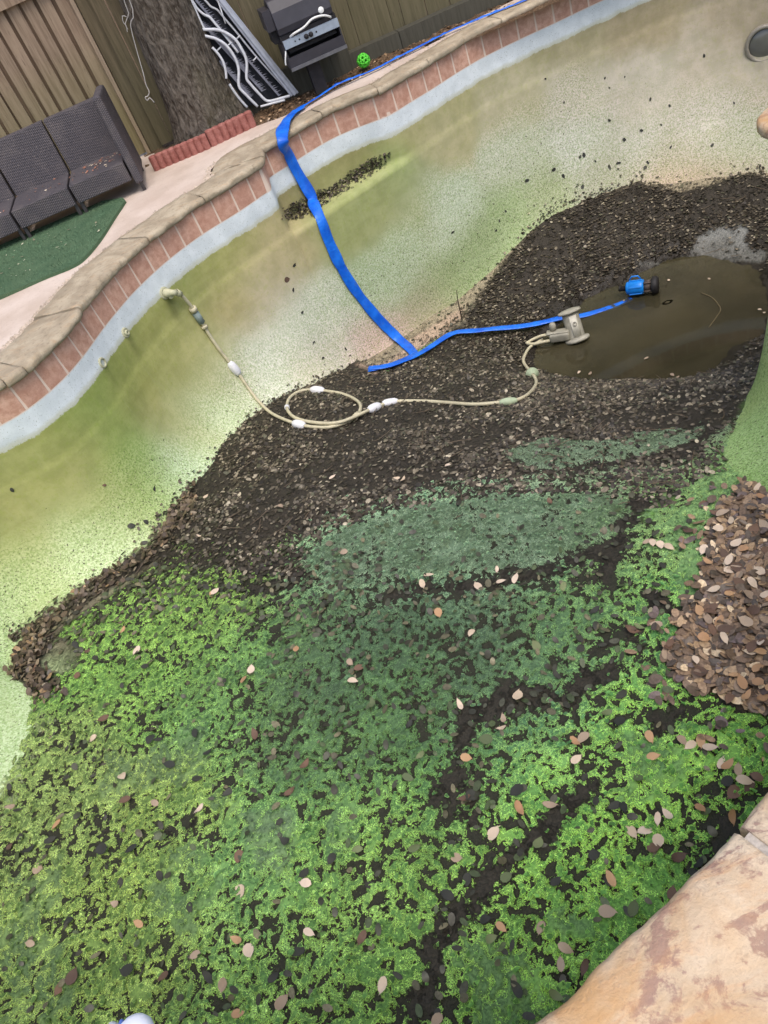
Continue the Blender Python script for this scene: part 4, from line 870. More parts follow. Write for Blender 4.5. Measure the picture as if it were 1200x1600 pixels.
BROWN = [(140,118,98,3),(114,96,82,3),(94,82,73,2.5),(162,138,112,1.2),(80,72,67,2),(204,184,158,.9),(106,94,94,1.2)]
m_pile2 = np.clip(m_pile+.05*sstep(-.16, .02, sdf(fpoly([(1085,880),(1100,815),(1140,780),(1240,765),(1260,1160),(1165,1160),(1075,1095),(1020,1045),(1060,965)]), FX, FY)), 0, 1)
P = scatter(m_pile2, 2500); P[:, 2] += rng.uniform(0, .02, len(P))
leaf_field('leaf_pile', P, rng.uniform(.026, .054, len(P)), pal(len(P), BROWN), M_LMASS, None, .24, .004, 'heap of dry brown leaves on the raised step at the right wall')
BL = catmull([Vector((x, y, 0)) for x, y in ((20, 1000), (35, 985), (110, 935), (235, 850), (250, 810), (330, 720), (400, 648), (480, 600), (560, 570), (600, 580), (640, 560), (690, 515), (730, 485), (790, 410), (850, 335), (920, 302), (1000, 285), (1060, 298), (1110, 292), (1160, 275), (1196, 268))], 10)
P = []
for k in range(1500):
    q = random.randrange(len(BL)-1); p = BL[q].lerp(BL[q+1], random.random()); d_ = (BL[q+1]-BL[q]).normalized(); h_ = random.expovariate(1/6.)-6; p = p+Vector((d_.y, -d_.x, 0))*h_
    l, n = hit(p.x, p.y, .004); P.append(tuple(l))
P = np.array(P); leaf_field('leaf_fringe', P, rng.uniform(.010, .030, len(P)), pal(len(P), DARKL), M_LMASS, None, .3, .003, 'ragged fringe of dark leaves and crumbs clinging to the foot of the far wall')
# the biggest single leaves, each its own piece of the floor or wall
lm_ = {}
def leaf_mat(nm, a, b):
    t = NT(nm); v = t.coord(); r = t.rnd(); n = t.noise(v, 60, 4, .6); vein = t.noise(t.coord((30, 170, 30)), 1., 2)
    c = t.mix(r, a, b); c = t.mix(t.math('MULTIPLY', t.mr(n, .5, .72), .35), c, t.mix(1., c, (.62, .55, .48), 'MULTIPLY')); c = t.mix(t.math('MULTIPLY', t.mr(vein, .5, .65), .2), c, t.mix(1., c, (.7, .66, .6), 'MULTIPLY'))
    t.bump(vein, .3, .003); return t.out(c, .6, .3)
LM = dict(c=leaf_mat('cream_leaf', srgb(220,200,178), srgb(198,178,152)), t=leaf_mat('tan_leaf', srgb(180,160,138), srgb(156,136,116)), o=leaf_mat('orange_leaf', srgb(190,154,116), srgb(172,132,98)), b=leaf_mat('brown_leaf', srgb(120,94,76), srgb(92,74,64)), d=leaf_mat('dark_leaf', srgb(66,66,58), srgb(48,50,46)), g=leaf_mat('green_grey_leaf', srgb(118,128,88), srgb(92,104,72)))
LMESH = {}
for kd, m in LM.items():
    for q in range(4):
        cu_ = [.03, .14, .30, -.10][q]; V = leaf_np(np.zeros(1), np.zeros(1), np.zeros(1), np.array([1.]), np.zeros(1), np.zeros(1), np.zeros(1), np.array([cu_]), np.array([[1., 1.25, .85, 1.1][q]]))[0]
        V[:, 2] -= V[:, 2].min(); mid = np.array([((V[1]+V[2])/2), ((V[3]+V[4])/2), ((V[5]+V[6])/2), ((V[7]+V[8])/2)]); mid[:, 2] -= .03; stem = V[0]+np.array([-.16, .02, .03])
        W_ = np.vstack([V, mid, stem[None]]); ff = [(0, 10, 1), (0, 2, 10), (1, 10, 11, 3), (10, 2, 4, 11), (3, 11, 12, 5), (11, 4, 6, 12), (5, 12, 13, 7), (12, 6, 8, 13), (7, 13, 9), (13, 8, 9), (0, 1, 14)]
        me = bpy.data.meshes.new('leaf'); me.from_pydata([tuple(p) for p in W_], [], ff); me.materials.append(m); me.polygons.foreach_set('use_smooth', [True]*len(ff)); me.update(); LMESH[kd, q] = me
nleaf = 0
def leaf(loc, nrm, size, kd, parent, lift=.006, ang=None, tl=.2):
    global nleaf
    o = bpy.data.objects.new('leaf', LMESH[kd, random.randrange(4)]); C.objects.link(o); o.parent = parent; nleaf += 1
    q = Vector(nrm).to_track_quat('Z', 'Y') @ Matrix.Rotation(random.uniform(0, 6.28) if ang is None else ang, 3, 'Z').to_quaternion() @ Matrix.Rotation(random.gauss(0, tl), 3, 'X').to_quaternion() @ Matrix.Rotation(random.gauss(0, tl), 3, 'Y').to_quaternion()
    o.rotation_mode = 'QUATERNION'; o.rotation_quaternion = q; o.location = Vector(loc)+Vector(nrm)*lift; w = random.uniform(.9, 1.25); o.scale = (size, size*w, size)
PALE = "810,1090,c 785,1141,c 788,1127,t 730,1188,o 899,1160,o 913,1156,t 903,1192,c 1015,1155,o 1021,1187,o 1079,1168,c 1096,1160,o 1067,1160,t 1127,1196,c 1137,1201,o 1153,1208,t 1110,1175,c 987,1302,c 1008,1302,c 1027,1285,c 1045,1279,c 1029,1317,c 1022,1328,b 1094,1268,o 1143,1278,o 956,1378,o 951,1428,t 846,1452,t 785,1452,o 878,1512,t 917,1517,b 885,1485,t 813,1268,o 860,1261,t 774,1305,c 715,1342,t 1162,1227,c 1148,1242,b 1171,1233,b 1183,1221,b 1136,1222,d 969,1131,d 962,1261,d 975,1263,d 971,1087,d 1085,1371,d 1093,1355,d 792,1373,g 842,1321,g 731,1375,d 737,1246,d 728,1250,b 315,1268,c 244,1257,t 92,1290,o 62,1360,t 378,1394,c 187,1417,t 222,1448,o 54,1479,t 309,1494,t 377,1473,o 394,1490,c 483,1385,c 487,1460,c 374,1585,o 442,1568,t 354,1542,t 150,1156,c 196,1219,c 19,1263,t 602,1545,c 568,1468,b 685,1592,t 662,916,c 747,919,c 778,893,c 783,912,c 687,963,o 738,992,c 467,1020,o 746,947,g 720,1104,c 552,1067,c 563,1047,b 550,1040,t 671,903,c 196,988,o 216,1018,c 396,1052,c 384,1067,o 332,932,o 338,928,c 324,780,c 313,840,c 807,907,c 1020,855,c 1033,858,c 1013,853,t 1045,862,c 1118,935,c 1150,863,c 1143,828,c 1115,824,t 1140,890,c 1107,892,o 1140,942,o 1095,968,o 1038,1027,c 1044,1024,b 1088,1045,c 1175,925,c 1165,985,t 1190,1020,c 1185,1080,o 1160,1080,o 985,985,b 990,990,b 1000,985,g 1027,983,t 1075,835,b 1100,790,b 630,750,c 620,748,c 440,795,t 700,728,c 520,748,c 860,790,b 540,868,t 120,1530,b 95,1545,b 165,1330,d 210,1330,d 80,1315,d 110,1443,d 240,1160,d 270,1200,d 360,1240,d 375,1340,b 200,1255,b 115,1170,d 450,1320,d 480,1370,d 330,1530,d 520,1345,d 455,1240,b 430,1530,d 470,1490,d 260,1530,b 50,1330,d 35,1310,d 20,1325,b 300,1420,d 205,1520,d 650,1330,g 560,1330,g 585,1105,g 640,1135,d 480,1200,b 400,1150,b 165,1125,b 330,1180,d 250,1110,d 310,1150,d 140,1020,b 60,1050,b 120,1010,d 125,1060,b 230,1045,d 640,1220,g 660,1185,g 810,1240,d 870,1380,d 760,1160,g 1060,1345,b 870,1060,d 840,1015,g 905,1000,d 930,960,d 880,920,g 950,1120,g 1000,1220,g 930,1340,d 1050,1400,b 990,1425,g 760,1440,d 770,1470,g 810,1550,d 870,1560,g 700,1400,d".split()
for q in PALE:
    x, y, kd = q.split(','); l = hitF(float(x), float(y)); z = gridval(FZ, l.x, l.y)
    pile_ = gridval(m_pile, l.x, l.y); sz = random.uniform(.038, .052)*(.85 if float(y) < 900 and float(x) < 950 else 1.)
    leaf((l.x, l.y, z+(.03 if pile_ > .5 else 0)), (random.gauss(0, .1), random.gauss(0, .1), 1), sz, kd, pool_floor, .014)
for x, y in ((905,582),(922,584),(1050,586),(1058,590),(1187,484),(1194,489),(1045,438),(1108,436),(975,470),(1010,560)):
    p = at(x, y, WATER_Z+.003); leaf(p, (0, 0, 1), random.uniform(.022, .036), random.choice('ctt'), pool_floor, .003, tl=.08)
P = scatter(m_pile, 70)
for p in P: leaf((p[0], p[1], p[2]+.028), (random.gauss(0, .2), random.gauss(0, .2), 1), random.uniform(.04, .056), random.choice('bbbttobcb'), pool_floor, .006, tl=.25)
WL = [(945,122,.5),(952,137,.4),(976,120,.4),(1100,87,.7),(1016,155,.7),(952,188,.8),(1046,165,.6),(912,242,1),(906,245,.7),(930,252,.6),(952,261,1),(966,255,1),(1012,254,.8),(865,265,1),(823,282,1),(1002,204,.8),(975,218,.8),(881,160,.5),(852,123,.5),(1147,161,.6),(910,292,.9),(1113,227,.8),
      (460,414,1),(448,437,1.1),(458,453,.7),(472,488,.6),(707,363,.8),(490,535,.7),(205,822,1.1),(241,764,.8),(228,816,.9),(163,758,.6),(19,765,.7),(1008,262,.9),(1048,230,.7),(880,275,.9),(780,345,.6),(790,330,.6),(540,545,.7),(560,600,.8),(1033,195,.5),(505,560,.8),(775,360,.6)]
for x, y, q in WL:
    l, n = hit(x, y); leaf(l, n, .042*q, 'd' if (x, y) not in ((448, 437), (163, 758)) else 'b', pool_wall, .002, tl=.1)
# litter on the ledge, on the sofa, on the turf
lp = np.array([(438,344),(448,322),(490,305),(530,283),(575,252),(612,238),(604,254),(560,286),(512,318),(462,345)], float); cand = rng.uniform(lp.min(0), lp.max(0), (5000, 2)); cand = cand[sdf(lp, cand[:, 0], cand[:, 1])+rng.normal(0, 3, 5000) > 1][:1100]
P = np.array([hit(*p, .004)[0] for p in cand]); leaf_field('ledge_litter', P, rng.uniform(.012, .032, len(P)), pal(len(P), DARKL)*.8, M_LMASS, None, .3, .002, 'dark leaf crumbs lying along the narrow ledge behind the blue hose')
P = np.array([(random.uniform(-1.0, -.68) if k < 50 else random.uniform(-1.9, -.9), random.uniform(6.12, 6.42), .216) for k in range(85)])
leaf_field('seat_litter', P, rng.uniform(.01, .026, len(P)), pal(len(P), [(150,104,88,3),(128,96,84,2),(210,196,180,1.2)]), M_LMASS, None, .2, .002, 'reddish leaf crumbs and pale flakes on the wicker sofa seat')
P = np.array([(random.uniform(-1.7, -.8), random.uniform(5.2, 6.0), .012) for k in range(45)]); P = P[sdf(rp, P[:, 0], P[:, 1]) > .03]
leaf_field('turf_litter', P, rng.uniform(.008, .028, len(P)), pal(len(P), [(188,190,170,2),(120,116,96,1)]), M_LMASS, None, .2, .002, 'pale crumbs of dead leaf on the green turf mat')
P = np.array([(random.uniform(.0, 4.), random.uniform(6.42, 6.8), 0) for k in range(1500)]); P[:, 2] = [-.045+.05*float(fbm(np.array(p[0]*5.), np.array(p[1]*5.), 0, 4, 3))*float(sstep(6.3, 6.6, p[1]))+.006 for p in P]
P = P[[not any((p[0]-q.x)**2+(p[1]-q.y)**2 < .004 for q in outer) for p in P]]
leaf_field('mulch', P, rng.uniform(.012, .035, len(P)), pal(len(P), [(150,124,98,3),(120,96,76,3),(90,72,58,2),(180,156,132,1)]), M_LMASS, None, .35, .0, 'brown leaf mulch and wood chips in the bed along the fence foot', 'mulch')

P = scatter(m_leaf*notw, 170); tw = bmesh.new()
for p in P:
    a = random.uniform(0, 6.28); L_ = random.uniform(.05, .2); d = Vector((math.cos(a), math.sin(a), random.uniform(-.05, .12))); q = Vector(p)+Vector((0, 0, .014)); b_ = Vector((-d.y, d.x, 0))*L_*random.uniform(-.15, .15)
    tube(tw, [q-d*L_/2, q+b_, q+d*L_/2], [.003, .0026, .0015], 4)
tag(done(tw, 'twig_litter', plain('wet_twig', srgb(96, 84, 70), .8, .2, var=.3, scale=40)), 'thin broken twigs lying among the sunken dark leaves', 'twigs', kind='stuff')
# ------------------------------------------------------------------ curled algae flakes
t = NT('algae_flake'); v = t.coord(); c = t.attr('tint'); n = t.noise(v, 190, 3, .6)
t.out(t.mix(t.mr(n, .3, .7), t.mix(1., c, (.72, .74, .7), 'MULTIPLY'), t.mix(1., c, (1.2, 1.2, 1.15), 'MULTIPLY')), .65, .3); M_FLAKE = t.m
def flakes(m, n, r0, r1, name, label, bright=1.):
    P = scatter(m, n); K = 7; a = (np.arange(K)[None]+rng.uniform(-.3, .3, (n, K)))*2*np.pi/K+rng.uniform(0, 6.28, (n, 1)); R_ = rng.uniform(r0, r1, (n, 1))*(rng.uniform(.35, 1.35, (n, K)))
    st = rng.uniform(.6, 1., (n, 1)); th = rng.uniform(0, 6.28, (n, 1)); tx, ty = rng.normal(0, .22, (n, 1)), rng.normal(0, .22, (n, 1))
    def ringp(f, h):
        X = R_*f*np.cos(a); Yv = R_*f*np.sin(a)*st; x = X*np.cos(th)-Yv*np.sin(th); y = X*np.sin(th)+Yv*np.cos(th)
        return np.stack([P[:, :1]+x, P[:, 1:2]+y, P[:, 2:]+h+x*tx+y*ty], -1)
    base_h = rng.uniform(.001, .009, (n, 1)); up = R_*rng.uniform(-.1, .38, (n, K))
    r1_, r2_ = ringp(.78, base_h+up*.3), ringp(1., base_h+up)
    ctr = np.concatenate([P[:, :2], P[:, 2:]+base_h], 1)[:, None]
    V = np.concatenate([ctr, r1_, r2_], 1); NVV = 1+2*K; k = np.arange(K); k2 = (k+1) % K
    Ft = np.concatenate([np.stack([0*k, 1+k, 1+k2], 1), np.stack([1+k, 1+K+k, 1+K+k2], 1), np.stack([1+k, 1+K+k2, 1+k2], 1)])
    i = np.clip(np.searchsorted(ux, P[:, 0])-1, 0, len(ux)-1); j = np.clip(np.searchsorted(uy, P[:, 1])-1, 0, len(uy)-1)
    d0, d1 = cD[i, j], cR[i, j]; tl = np.clip(m_tealC[i, j]*.45+m_tealA[i, j]*.5+m_tealB[i, j]*.5+m_tealD[i, j]*.8, 0, 1)[:, None]; d0 = d0*(1-tl)+teal*tl; d1 = d1*(1-tl*.25)+np.array(srgb(150, 186, 146))*tl*.25
    jit = rng.normal(1., .28, (n, 1)).clip(.4, 1.8); d0 = d0*.85*jit; mixr = (rng.uniform(.0, 1.1, (n, K))*rng.uniform(.5, 1.1, (n, 1))).clip(0, 1)
    rimc = d0[:, None]*(1-mixr[..., None])+d1[:, None]*1.55*mixr[..., None]*bright
    col = np.concatenate([d0[:, None]*.92, np.repeat(d0[:, None], K, 1)*1.02, rimc], 1)
    o = from_np(name, V.reshape(-1, 3), (np.arange(n)[:, None, None]*NVV+Ft[None]).reshape(-1, 3), M_FLAKE, None, True); vcol(o, 'tint', col.reshape(-1, 3)); tag(o, label, 'algae', kind='stuff')
grow = sstep(.5, .6, gv)*alg*(1-m_edge*.8*(FX < -1.2))
flakes(grow*(1-m_tealC*.45)*(1-np.maximum(m_tealA, m_tealB)*.75)*(1-m_right*.5)*sstep(-1.2, -1.05, FZ0), 4500, .004, .012, 'algae_crust', 'crust of curled lime green algae flakes over the shallow pool floor')
flakes(grow*np.maximum(np.maximum(m_tealA, m_tealB), m_right), 900, .004, .009, 'algae_film', 'thin dull green algae film on the slope below the dark leaves')

# ------------------------------------------------------------------ blue lay-flat hose
t = NT('blue_layflat'); v = t.coord(); n = t.noise(v, 40, 3); n2 = t.noise(v, 9, 3)
n3 = t.noise(v, 16, 5, .7); cr = t.noise(t.coord((30, 30, 60)), 1., 3, .6, .6)
t.bump(t.math('ADD', n, cr), .5, .006); M_BLUE = t.out(t.mix(t.math('MULTIPLY', t.mr(n3, .58, .72), .45), t.mix(t.mr(n2, .3, .7), srgb(12, 88, 200), srgb(30, 120, 234)), srgb(74, 92, 112)), t.mr(n3, .4, .7, .32, .6), .5)
def pathpx(P, n=6, off=.01):
    P2 = catmull([Vector((x, y, 0)) for x, y in P], n); return [hit(p.x, p.y, off) for p in P2]
def pathpx_l(P, n, off): return [hit(p.x, p.y, off+.03*math.exp(-((p.y-318)/26)**2)) for p in catmull([Vector((x, y, 0)) for x, y in P], n)]
def ribbon(bm, pts, nrm, w, h=.007, seed=0):
    N = len(pts); rings = []
    for k in range(N):
        tn = (pts[min(k+1, N-1)]-pts[max(k-1, 0)]).normalized(); n_ = nrm[k]; n_ = (n_-tn*n_.dot(tn)).normalized(); u = tn.cross(n_)
        wk = (w[k] if hasattr(w, '__len__') else w)*(1+.05*math.sin(k*.9+seed)+.07*math.sin(k*.31+2*seed)-.16*math.exp(-((k % 19)-9)**2/1.5)); wr = .0022*math.sin(k*2.1+seed)+.0018*math.sin(k*3.7)+.002*math.sin(k*.37+1.3*math.sin(k*.9))
        rings.append([bm.verts.new(pts[k]+u*wk*x+n_*(y*h+(wr if abs(x) < .3 else 0))) for x, y in ((-.5, .1), (-.46, .5), (-.2, .95), (.0, .8), (.22, 1.), (.46, .5), (.5, .1), (.3, -.1), (-.3, -.1))])
    m = len(rings[0])
    for a, b in zip(rings, rings[1:]):
        for k in range(m): bm.faces.new((a[k], a[(k+1) % m], b[(k+1) % m], b[k]))
    bm.faces.new(rings[0][::-1]); bm.faces.new(rings[-1])
def even(P, N, step):                                 # even spacing and smoothing of a path with normals
    d = [0]
    for a, b in zip(P, P[1:]): d.append(d[-1]+(b-a).length)
    M = max(4, int(d[-1]/step)); u = np.linspace(0, d[-1], M); A = np.array([list(p)+list(q) for p, q in zip(P, N)]); R_ = np.stack([np.interp(u, d, A[:, k]) for k in range(6)], 1)
    for _ in range(4): R_[1:-1] = (R_[:-2]+2*R_[1:-1]+R_[2:])/4
    return [Vector(r[:3]) for r in R_], [Vector(r[3:]).normalized() for r in R_]
hz = bmesh.new(); UPV = Vector((0, 0, 1))
deckp = [at(x, y, .006) for x, y in ((1000, -85), (900, -30), (800, 9), (750, 29), (700, 50), (660, 71), (640, 81), (615, 93), (590, 107), (566, 117), (545, 128), (525, 136), (505, 147), (487, 158), (470, 169), (460, 175))]
for k in (10, 11): deckp[k].z = .02
cop = [at(x, y, z) for x, y, z in ((452, 182, .024), (445, 192, .03), (441, 203, .03), (440, 214, .028))]
wl = pathpx_l([(447, 236), (456, 256), (470, 282), (484, 308), (497, 336), (508, 366), (522, 398), (540, 432), (562, 464), (590, 498), (620, 528), (640, 546), (648, 556)], 5, .012)
face = [at(442, 223, .0), at(444, 230, -.04)]
pp = deckp+cop+face+[a for a, b in wl]; nn_ = [UPV]*len(deckp)+[UPV, UPV, Vector((.1, -.5, .8)), Vector((.1, -.8, .5)), Vector((.1, -.95, .2)), Vector((.1, -1, .1))]+[b for a, b in wl]
p_, n_ = even(pp, nn_, .035); ribbon(hz, p_, n_, [(.027 if p.z > -.05 and p.x > .66 else .086) for p in p_], .008, 1)
fl = pathpx([(650, 556), (640, 562), (620, 570), (600, 578), (584, 583), (576, 583)], 4, .02); p_, n_ = even([a for a, b in fl], [b for a, b in fl], .03); ribbon(hz, p_, n_, .05, .008, 2)
fl = pathpx([(577, 582), (600, 580), (630, 571), (660, 557), (684, 541), (710, 525), (740, 523), (775, 519), (810, 516), (845, 510), (880, 501)], 4, .034)
tail = [at(905, 495, WATER_Z+.004), at(940, 485, WATER_Z-.004), at(965, 477, WATER_Z-.008), at(986, 467, WATER_Z-.010)]
p_, n_ = even([a for a, b in fl]+tail, [b*.4+UPV for a, b in fl]+[UPV]*4, .03); ribbon(hz, p_, n_, .062, .009, 3)
blue = done(hz, 'discharge_hose', M_BLUE, None, True); tag(blue, 'bright blue flat discharge hose running from the pump up the wall and along the deck', 'hose')

# ------------------------------------------------------------------ submersible pump
M_PB = plain('pump_blue', srgb(20, 130, 222), .35, .5, var=.15, scale=30); M_PD = plain('pump_black', srgb(36, 34, 34), .6, .4, var=.3, scale=40); M_PG = plain('pump_rust', srgb(96, 84, 76), .6, .4, .3, var=.35, scale=60)
a_, b_ = at(978, 453, -1.85), at(1029, 447, -1.85); ax = (b_-a_).normalized(); pl = (b_-a_).length; pump = empty('sump_pump', (a_.x, a_.y, WATER_Z)); tag(pump, 'small blue sump pump with black end lying in the puddle', 'pump'); po = Vector((a_.x, a_.y, WATER_Z))
Mp = frame(a_-po+Vector((0, 0, .012)), ax, (0, 0, 1))
def plathe(name, prof, mat, n=24, par=pump, M=None):
    bm = bmesh.new(); lathe(bm, prof, n, Mp if M is None else M); return done(bm, name, mat, par, True)
L1 = pl*.56
plathe('motor_housing', [(0, 0), (.03, 0), (.046, .008), (.05, .02), (.05, .03), (.057, .034), (.057, L1-.02), (.053, L1), (0, L1)], M_PB)
for k in range(6):
    bm = bmesh.new(); an = k*math.pi/3; box(bm, (.052, -.006, .03), (.0625, .006, L1-.01), Mp @ Matrix.Rotation(an, 4, 'Z')); done(bm, 'rib', M_PB, pump, bevel=.002)
plathe('pump_neck', [(0, L1), (.036, L1), (.036, pl*.8), (0, pl*.8)], M_PG)
for k in range(4):
    bm = bmesh.new(); an = k*math.pi/2+.5; tube(bm, [Mp @ Vector((.044*math.cos(an), .044*math.sin(an), L1-.004)), Mp @ Vector((.046*math.cos(an), .046*math.sin(an), pl*.82))], .007, 6); done(bm, 'bolt', M_PG, pump, True)
plathe('intake_base', [(0, pl*.8), (.062, pl*.8), (.068, pl*.83), (.068, pl*.93), (.058, pl), (0, pl)], M_PD)
plathe('outlet', [(0, 0), (.019, 0), (.019, .05), (.023, .05), (.023, .062), (.017, .062), (0, .062)], M_PD, 16, pump, frame(Mp @ Vector((.0, .0, .01)), (-ax.x, -ax.y, .1)))
bm = bmesh.new(); tube(bm, [Mp @ Vector((.057, -.02, .03)), Mp @ Vector((.085, -.02, .05)), Mp @ Vector((.085, -.02, L1-.04)), Mp @ Vector((.057, -.02, L1-.02))], .006, 6); done(bm, 'handle', M_PB, pump, True)

# ------------------------------------------------------------------ pool cleaner and its white float hose
M_CL = plain('dirty_grey_plastic', srgb(168, 164, 148), .55, .4, var=.35, scale=22); M_CLD = plain('stained_plastic', srgb(112, 104, 90), .7, .3, var=.4, scale=30); M_HOSE = plain('aged_hose', srgb(196, 188, 158), .5, .4, var=.2, scale=25); M_FLO = plain('float_white', srgb(226, 226, 228), .5, .4, var=.08, scale=25); M_FLG = plain('float_stained', srgb(168, 182, 150), .6, .4, var=.2, scale=25); M_CON = plain('grey_green_coupling', srgb(128, 142, 138), .5, .4, var=.15, scale=25)
cb = at(903, 532, WATER_Z-.01); ct = None
cl = empty('pool_cleaner', cb); tag(cl, 'grey spool shaped pool cleaner head standing at the edge of the puddle', 'pool cleaner')
vx = Vector(ray(903, 532)); ex = Vector((ROT[0][0], ROT[1][0], 0)).normalized(); axis = Vector((.03, .40, .9)).normalized(); Mc = frame((0, 0, 0), axis, ex)
bm = bmesh.new(); lathe(bm, [(0, .0), (.06, 0), (.066, .02), (.062, .045), (.062, .19), (.06, .215), (0, .215)], 28, Mc); done(bm, 'body', M_CL, cl, True)
bm = bmesh.new(); lathe(bm, [(0, .212), (.06, .212), (.084, .22), (.088, .228), (.084, .236), (.06, .243), (0, .246)], 32, Mc); done(bm, 'top_flange', M_CL, cl, True)
bm = bmesh.new(); lathe(bm, [(.058, .0), (.088, -.002), (.094, .01), (.09, .022), (.064, .03)], 32, Mc); done(bm, 'bottom_flange', M_CL, cl, True)
bm = bmesh.new(); 
for k in range(9):
    an0 = -1.9+k*.1*1.0; an1 = an0+.1
    for z0, z1 in ((.04, .2),):
        q = [bm.verts.new(Mc @ Vector((.066*math.cos(a), .066*math.sin(a), z))) for a, z in ((an0, z0), (an1, z0), (an1, z1), (an0, z1))]; bm.faces.new(q)
bmesh.ops.remove_doubles(bm, verts=bm.verts, dist=1e-4); bmesh.ops.solidify(bm, geom=bm.faces[:], thickness=.004); fp = done(bm, 'face_plate', plain('pale_plastic', srgb(204, 200, 184), .5, .4, var=.2, scale=25), cl, True)
bm = bmesh.new()
for R_, an_ in ((.016, 0),):
    P = [Mc @ Vector((.0705*math.cos(-1.45+.2*math.cos(a)), .0705*math.sin(-1.45+.2*math.cos(a)), .135+.017*math.sin(a))) for a in np.linspace(0, 6.28, 17)]; tube(bm, P, .0018, 5)
for dz in (-.007, .007): tube(bm, [Mc @ Vector((.0705*math.cos(-1.45+q), .0705*math.sin(-1.45+q), .135+dz)) for q in (-.1, 0, .1)], .0018, 5)
done(bm, 'emblem', M_CLD, fp, True)
ad = (at(848, 538, WATER_Z)-cb); ad.z = 0; ad.normalize(); Ma = frame(Vector((0, 0, .07))+ad*.05, ad, (0, 0, 1))
bm = bmesh.new(); box(bm, (-.035, -.045, 0), (.03, .045, .15), Ma); done(bm, 'intake_arm', M_CL, cl, True, bevel=.012)
bm = bmesh.new(); box(bm, (.03, -.03, .0), (.04, .03, .17), Ma); done(bm, 'arm_cover', M_CL, cl, True, bevel=.004)
bm = bmesh.new(); lathe(bm, [(0, 0), (.024, 0), (.026, .04), (.022, .06), (.012, .068), (0, .07)], 20, frame(Ma @ Vector((.035, .02, .12)), (0, 0, 1))); done(bm, 'knob', M_CL, cl, True)
bm = bmesh.new(); tube(bm, catmull([Ma @ Vector((-.01, .02, .14)), Ma @ Vector((.0, .03, .2)), Ma @ Vector((-.01, .02, .27)), Ma @ Vector((-.03, .0, .34))], 5), .011, 8); tube(bm, catmull([Ma @ Vector((-.02, -.02, .14)), Ma @ Vector((-.01, -.045, .2)), Ma @ Vector((-.02, -.04, .27)), Ma @ Vector((-.035, .0, .33))], 5), .012, 8); done(bm, 'feed_tube', M_HOSE, cl, True)

HP = [(268, 458), (276, 461), (288, 472), (301, 487), (312, 503), (325, 524), (340, 546), (358, 569), (372, 586), (386, 607), (402, 628), (423, 648), (445, 659), (468, 667), (492, 671), (518, 671), (542, 663), (558, 653), (564, 643), (562, 633), (549, 624), (528, 617), (496, 613), (476, 613), (462, 618), (452, 627), (449, 640), (455, 652), (468, 661), (490, 667), (514, 669), (534, 667), (553, 660), (572, 650), (590, 641), (610, 633), (640, 630), (690, 632), (737, 636), (770, 634), (800, 631), (820, 624), (833, 612), (838, 600), (831, 588), (822, 577), (817, 567), (821, 555), (828, 545), (838, 539), (848, 533)]
hv = catmull([Vector((x, y, 0)) for x, y in HP], 5); h3 = []
for k, p in enumerate(hv):
    l, n = hit(p.x, p.y, .017); idx = k/5
    if idx > 26: l = l+Vector((0, 0, .02*min(1, (idx-26)/3)*max(0, min(1, (36-idx)/4))))
    if idx < 3: l = hit(p.x, p.y, .05-.008*idx)[0]
    h3.append(l)
for _ in range(3): h3 = [h3[0]]+[(h3[k-1]+2*h3[k]+h3[k+1])/4 for k in range(1, len(h3)-1)]+[h3[-1]]
ho = h3[0].copy(); hose = empty('cleaner_hose', ho); tag(hose, 'thin cream hose with white floats looping from the wall fitting to the pool cleaner', 'hose')
bm = bmesh.new(); tube(bm, [p-ho for p in h3], .0115, 10); done(bm, 'hose_line', M_HOSE, hose, True)
def at_idx(x, y):
    k = min(range(len(hv)), key=lambda q: (hv[q].x-x)**2+(hv[q].y-y)**2); k = max(1, min(len(h3)-2, k)); return h3[k]-ho, (h3[k+1]-h3[k-1]).normalized()
for x, y, m, nm, L_, r in ((363, 575, M_FLO, 'float', .115, .03), (469, 667, M_FLO, 'float', .115, .03), (496, 613, M_FLO, 'float', .115, .03), (587, 643, M_FLO, 'float', .11, .03), (608, 634, M_FLO, 'float', .11, .026), (793, 632, M_FLG, 'float', .11, .026), (557, 654, M_HOSE, 'coupling', .06, .02), (306, 495, M_CON, 'coupling', .085, .024), (299, 485, M_HOSE, 'coupling', .03, .026), (316, 510, M_HOSE, 'coupling', .02, .022), (449, 640, M_FLO, 'coupling', .03, .018)):
    p, d = at_idx(x, y); bm = bmesh.new()
    prof = [(.013, -L_/2), (r*.62, -L_/2+.004), (r*.92, -L_*.3), (r, -L_*.1), (r, L_*.1), (r*.92, L_*.3), (r*.62, L_/2-.004), (.013, L_/2)] if nm == 'float' else [(.013, -L_/2), (r, -L_/2), (r, L_/2), (.013, L_/2)]
    lathe(bm, prof, 16, frame(p, d)); done(bm, nm, m, hose, True)
p, d = at_idx(831, 588); bm = bmesh.new(); lathe(bm, [(.013, -.03), (.026, -.026), (.03, -.008), (.046, -.006), (.046, .006), (.03, .008), (.026, .03), (.013, .034)], 20, frame(p, d)); done(bm, 'swivel', M_FLG, hose, True)

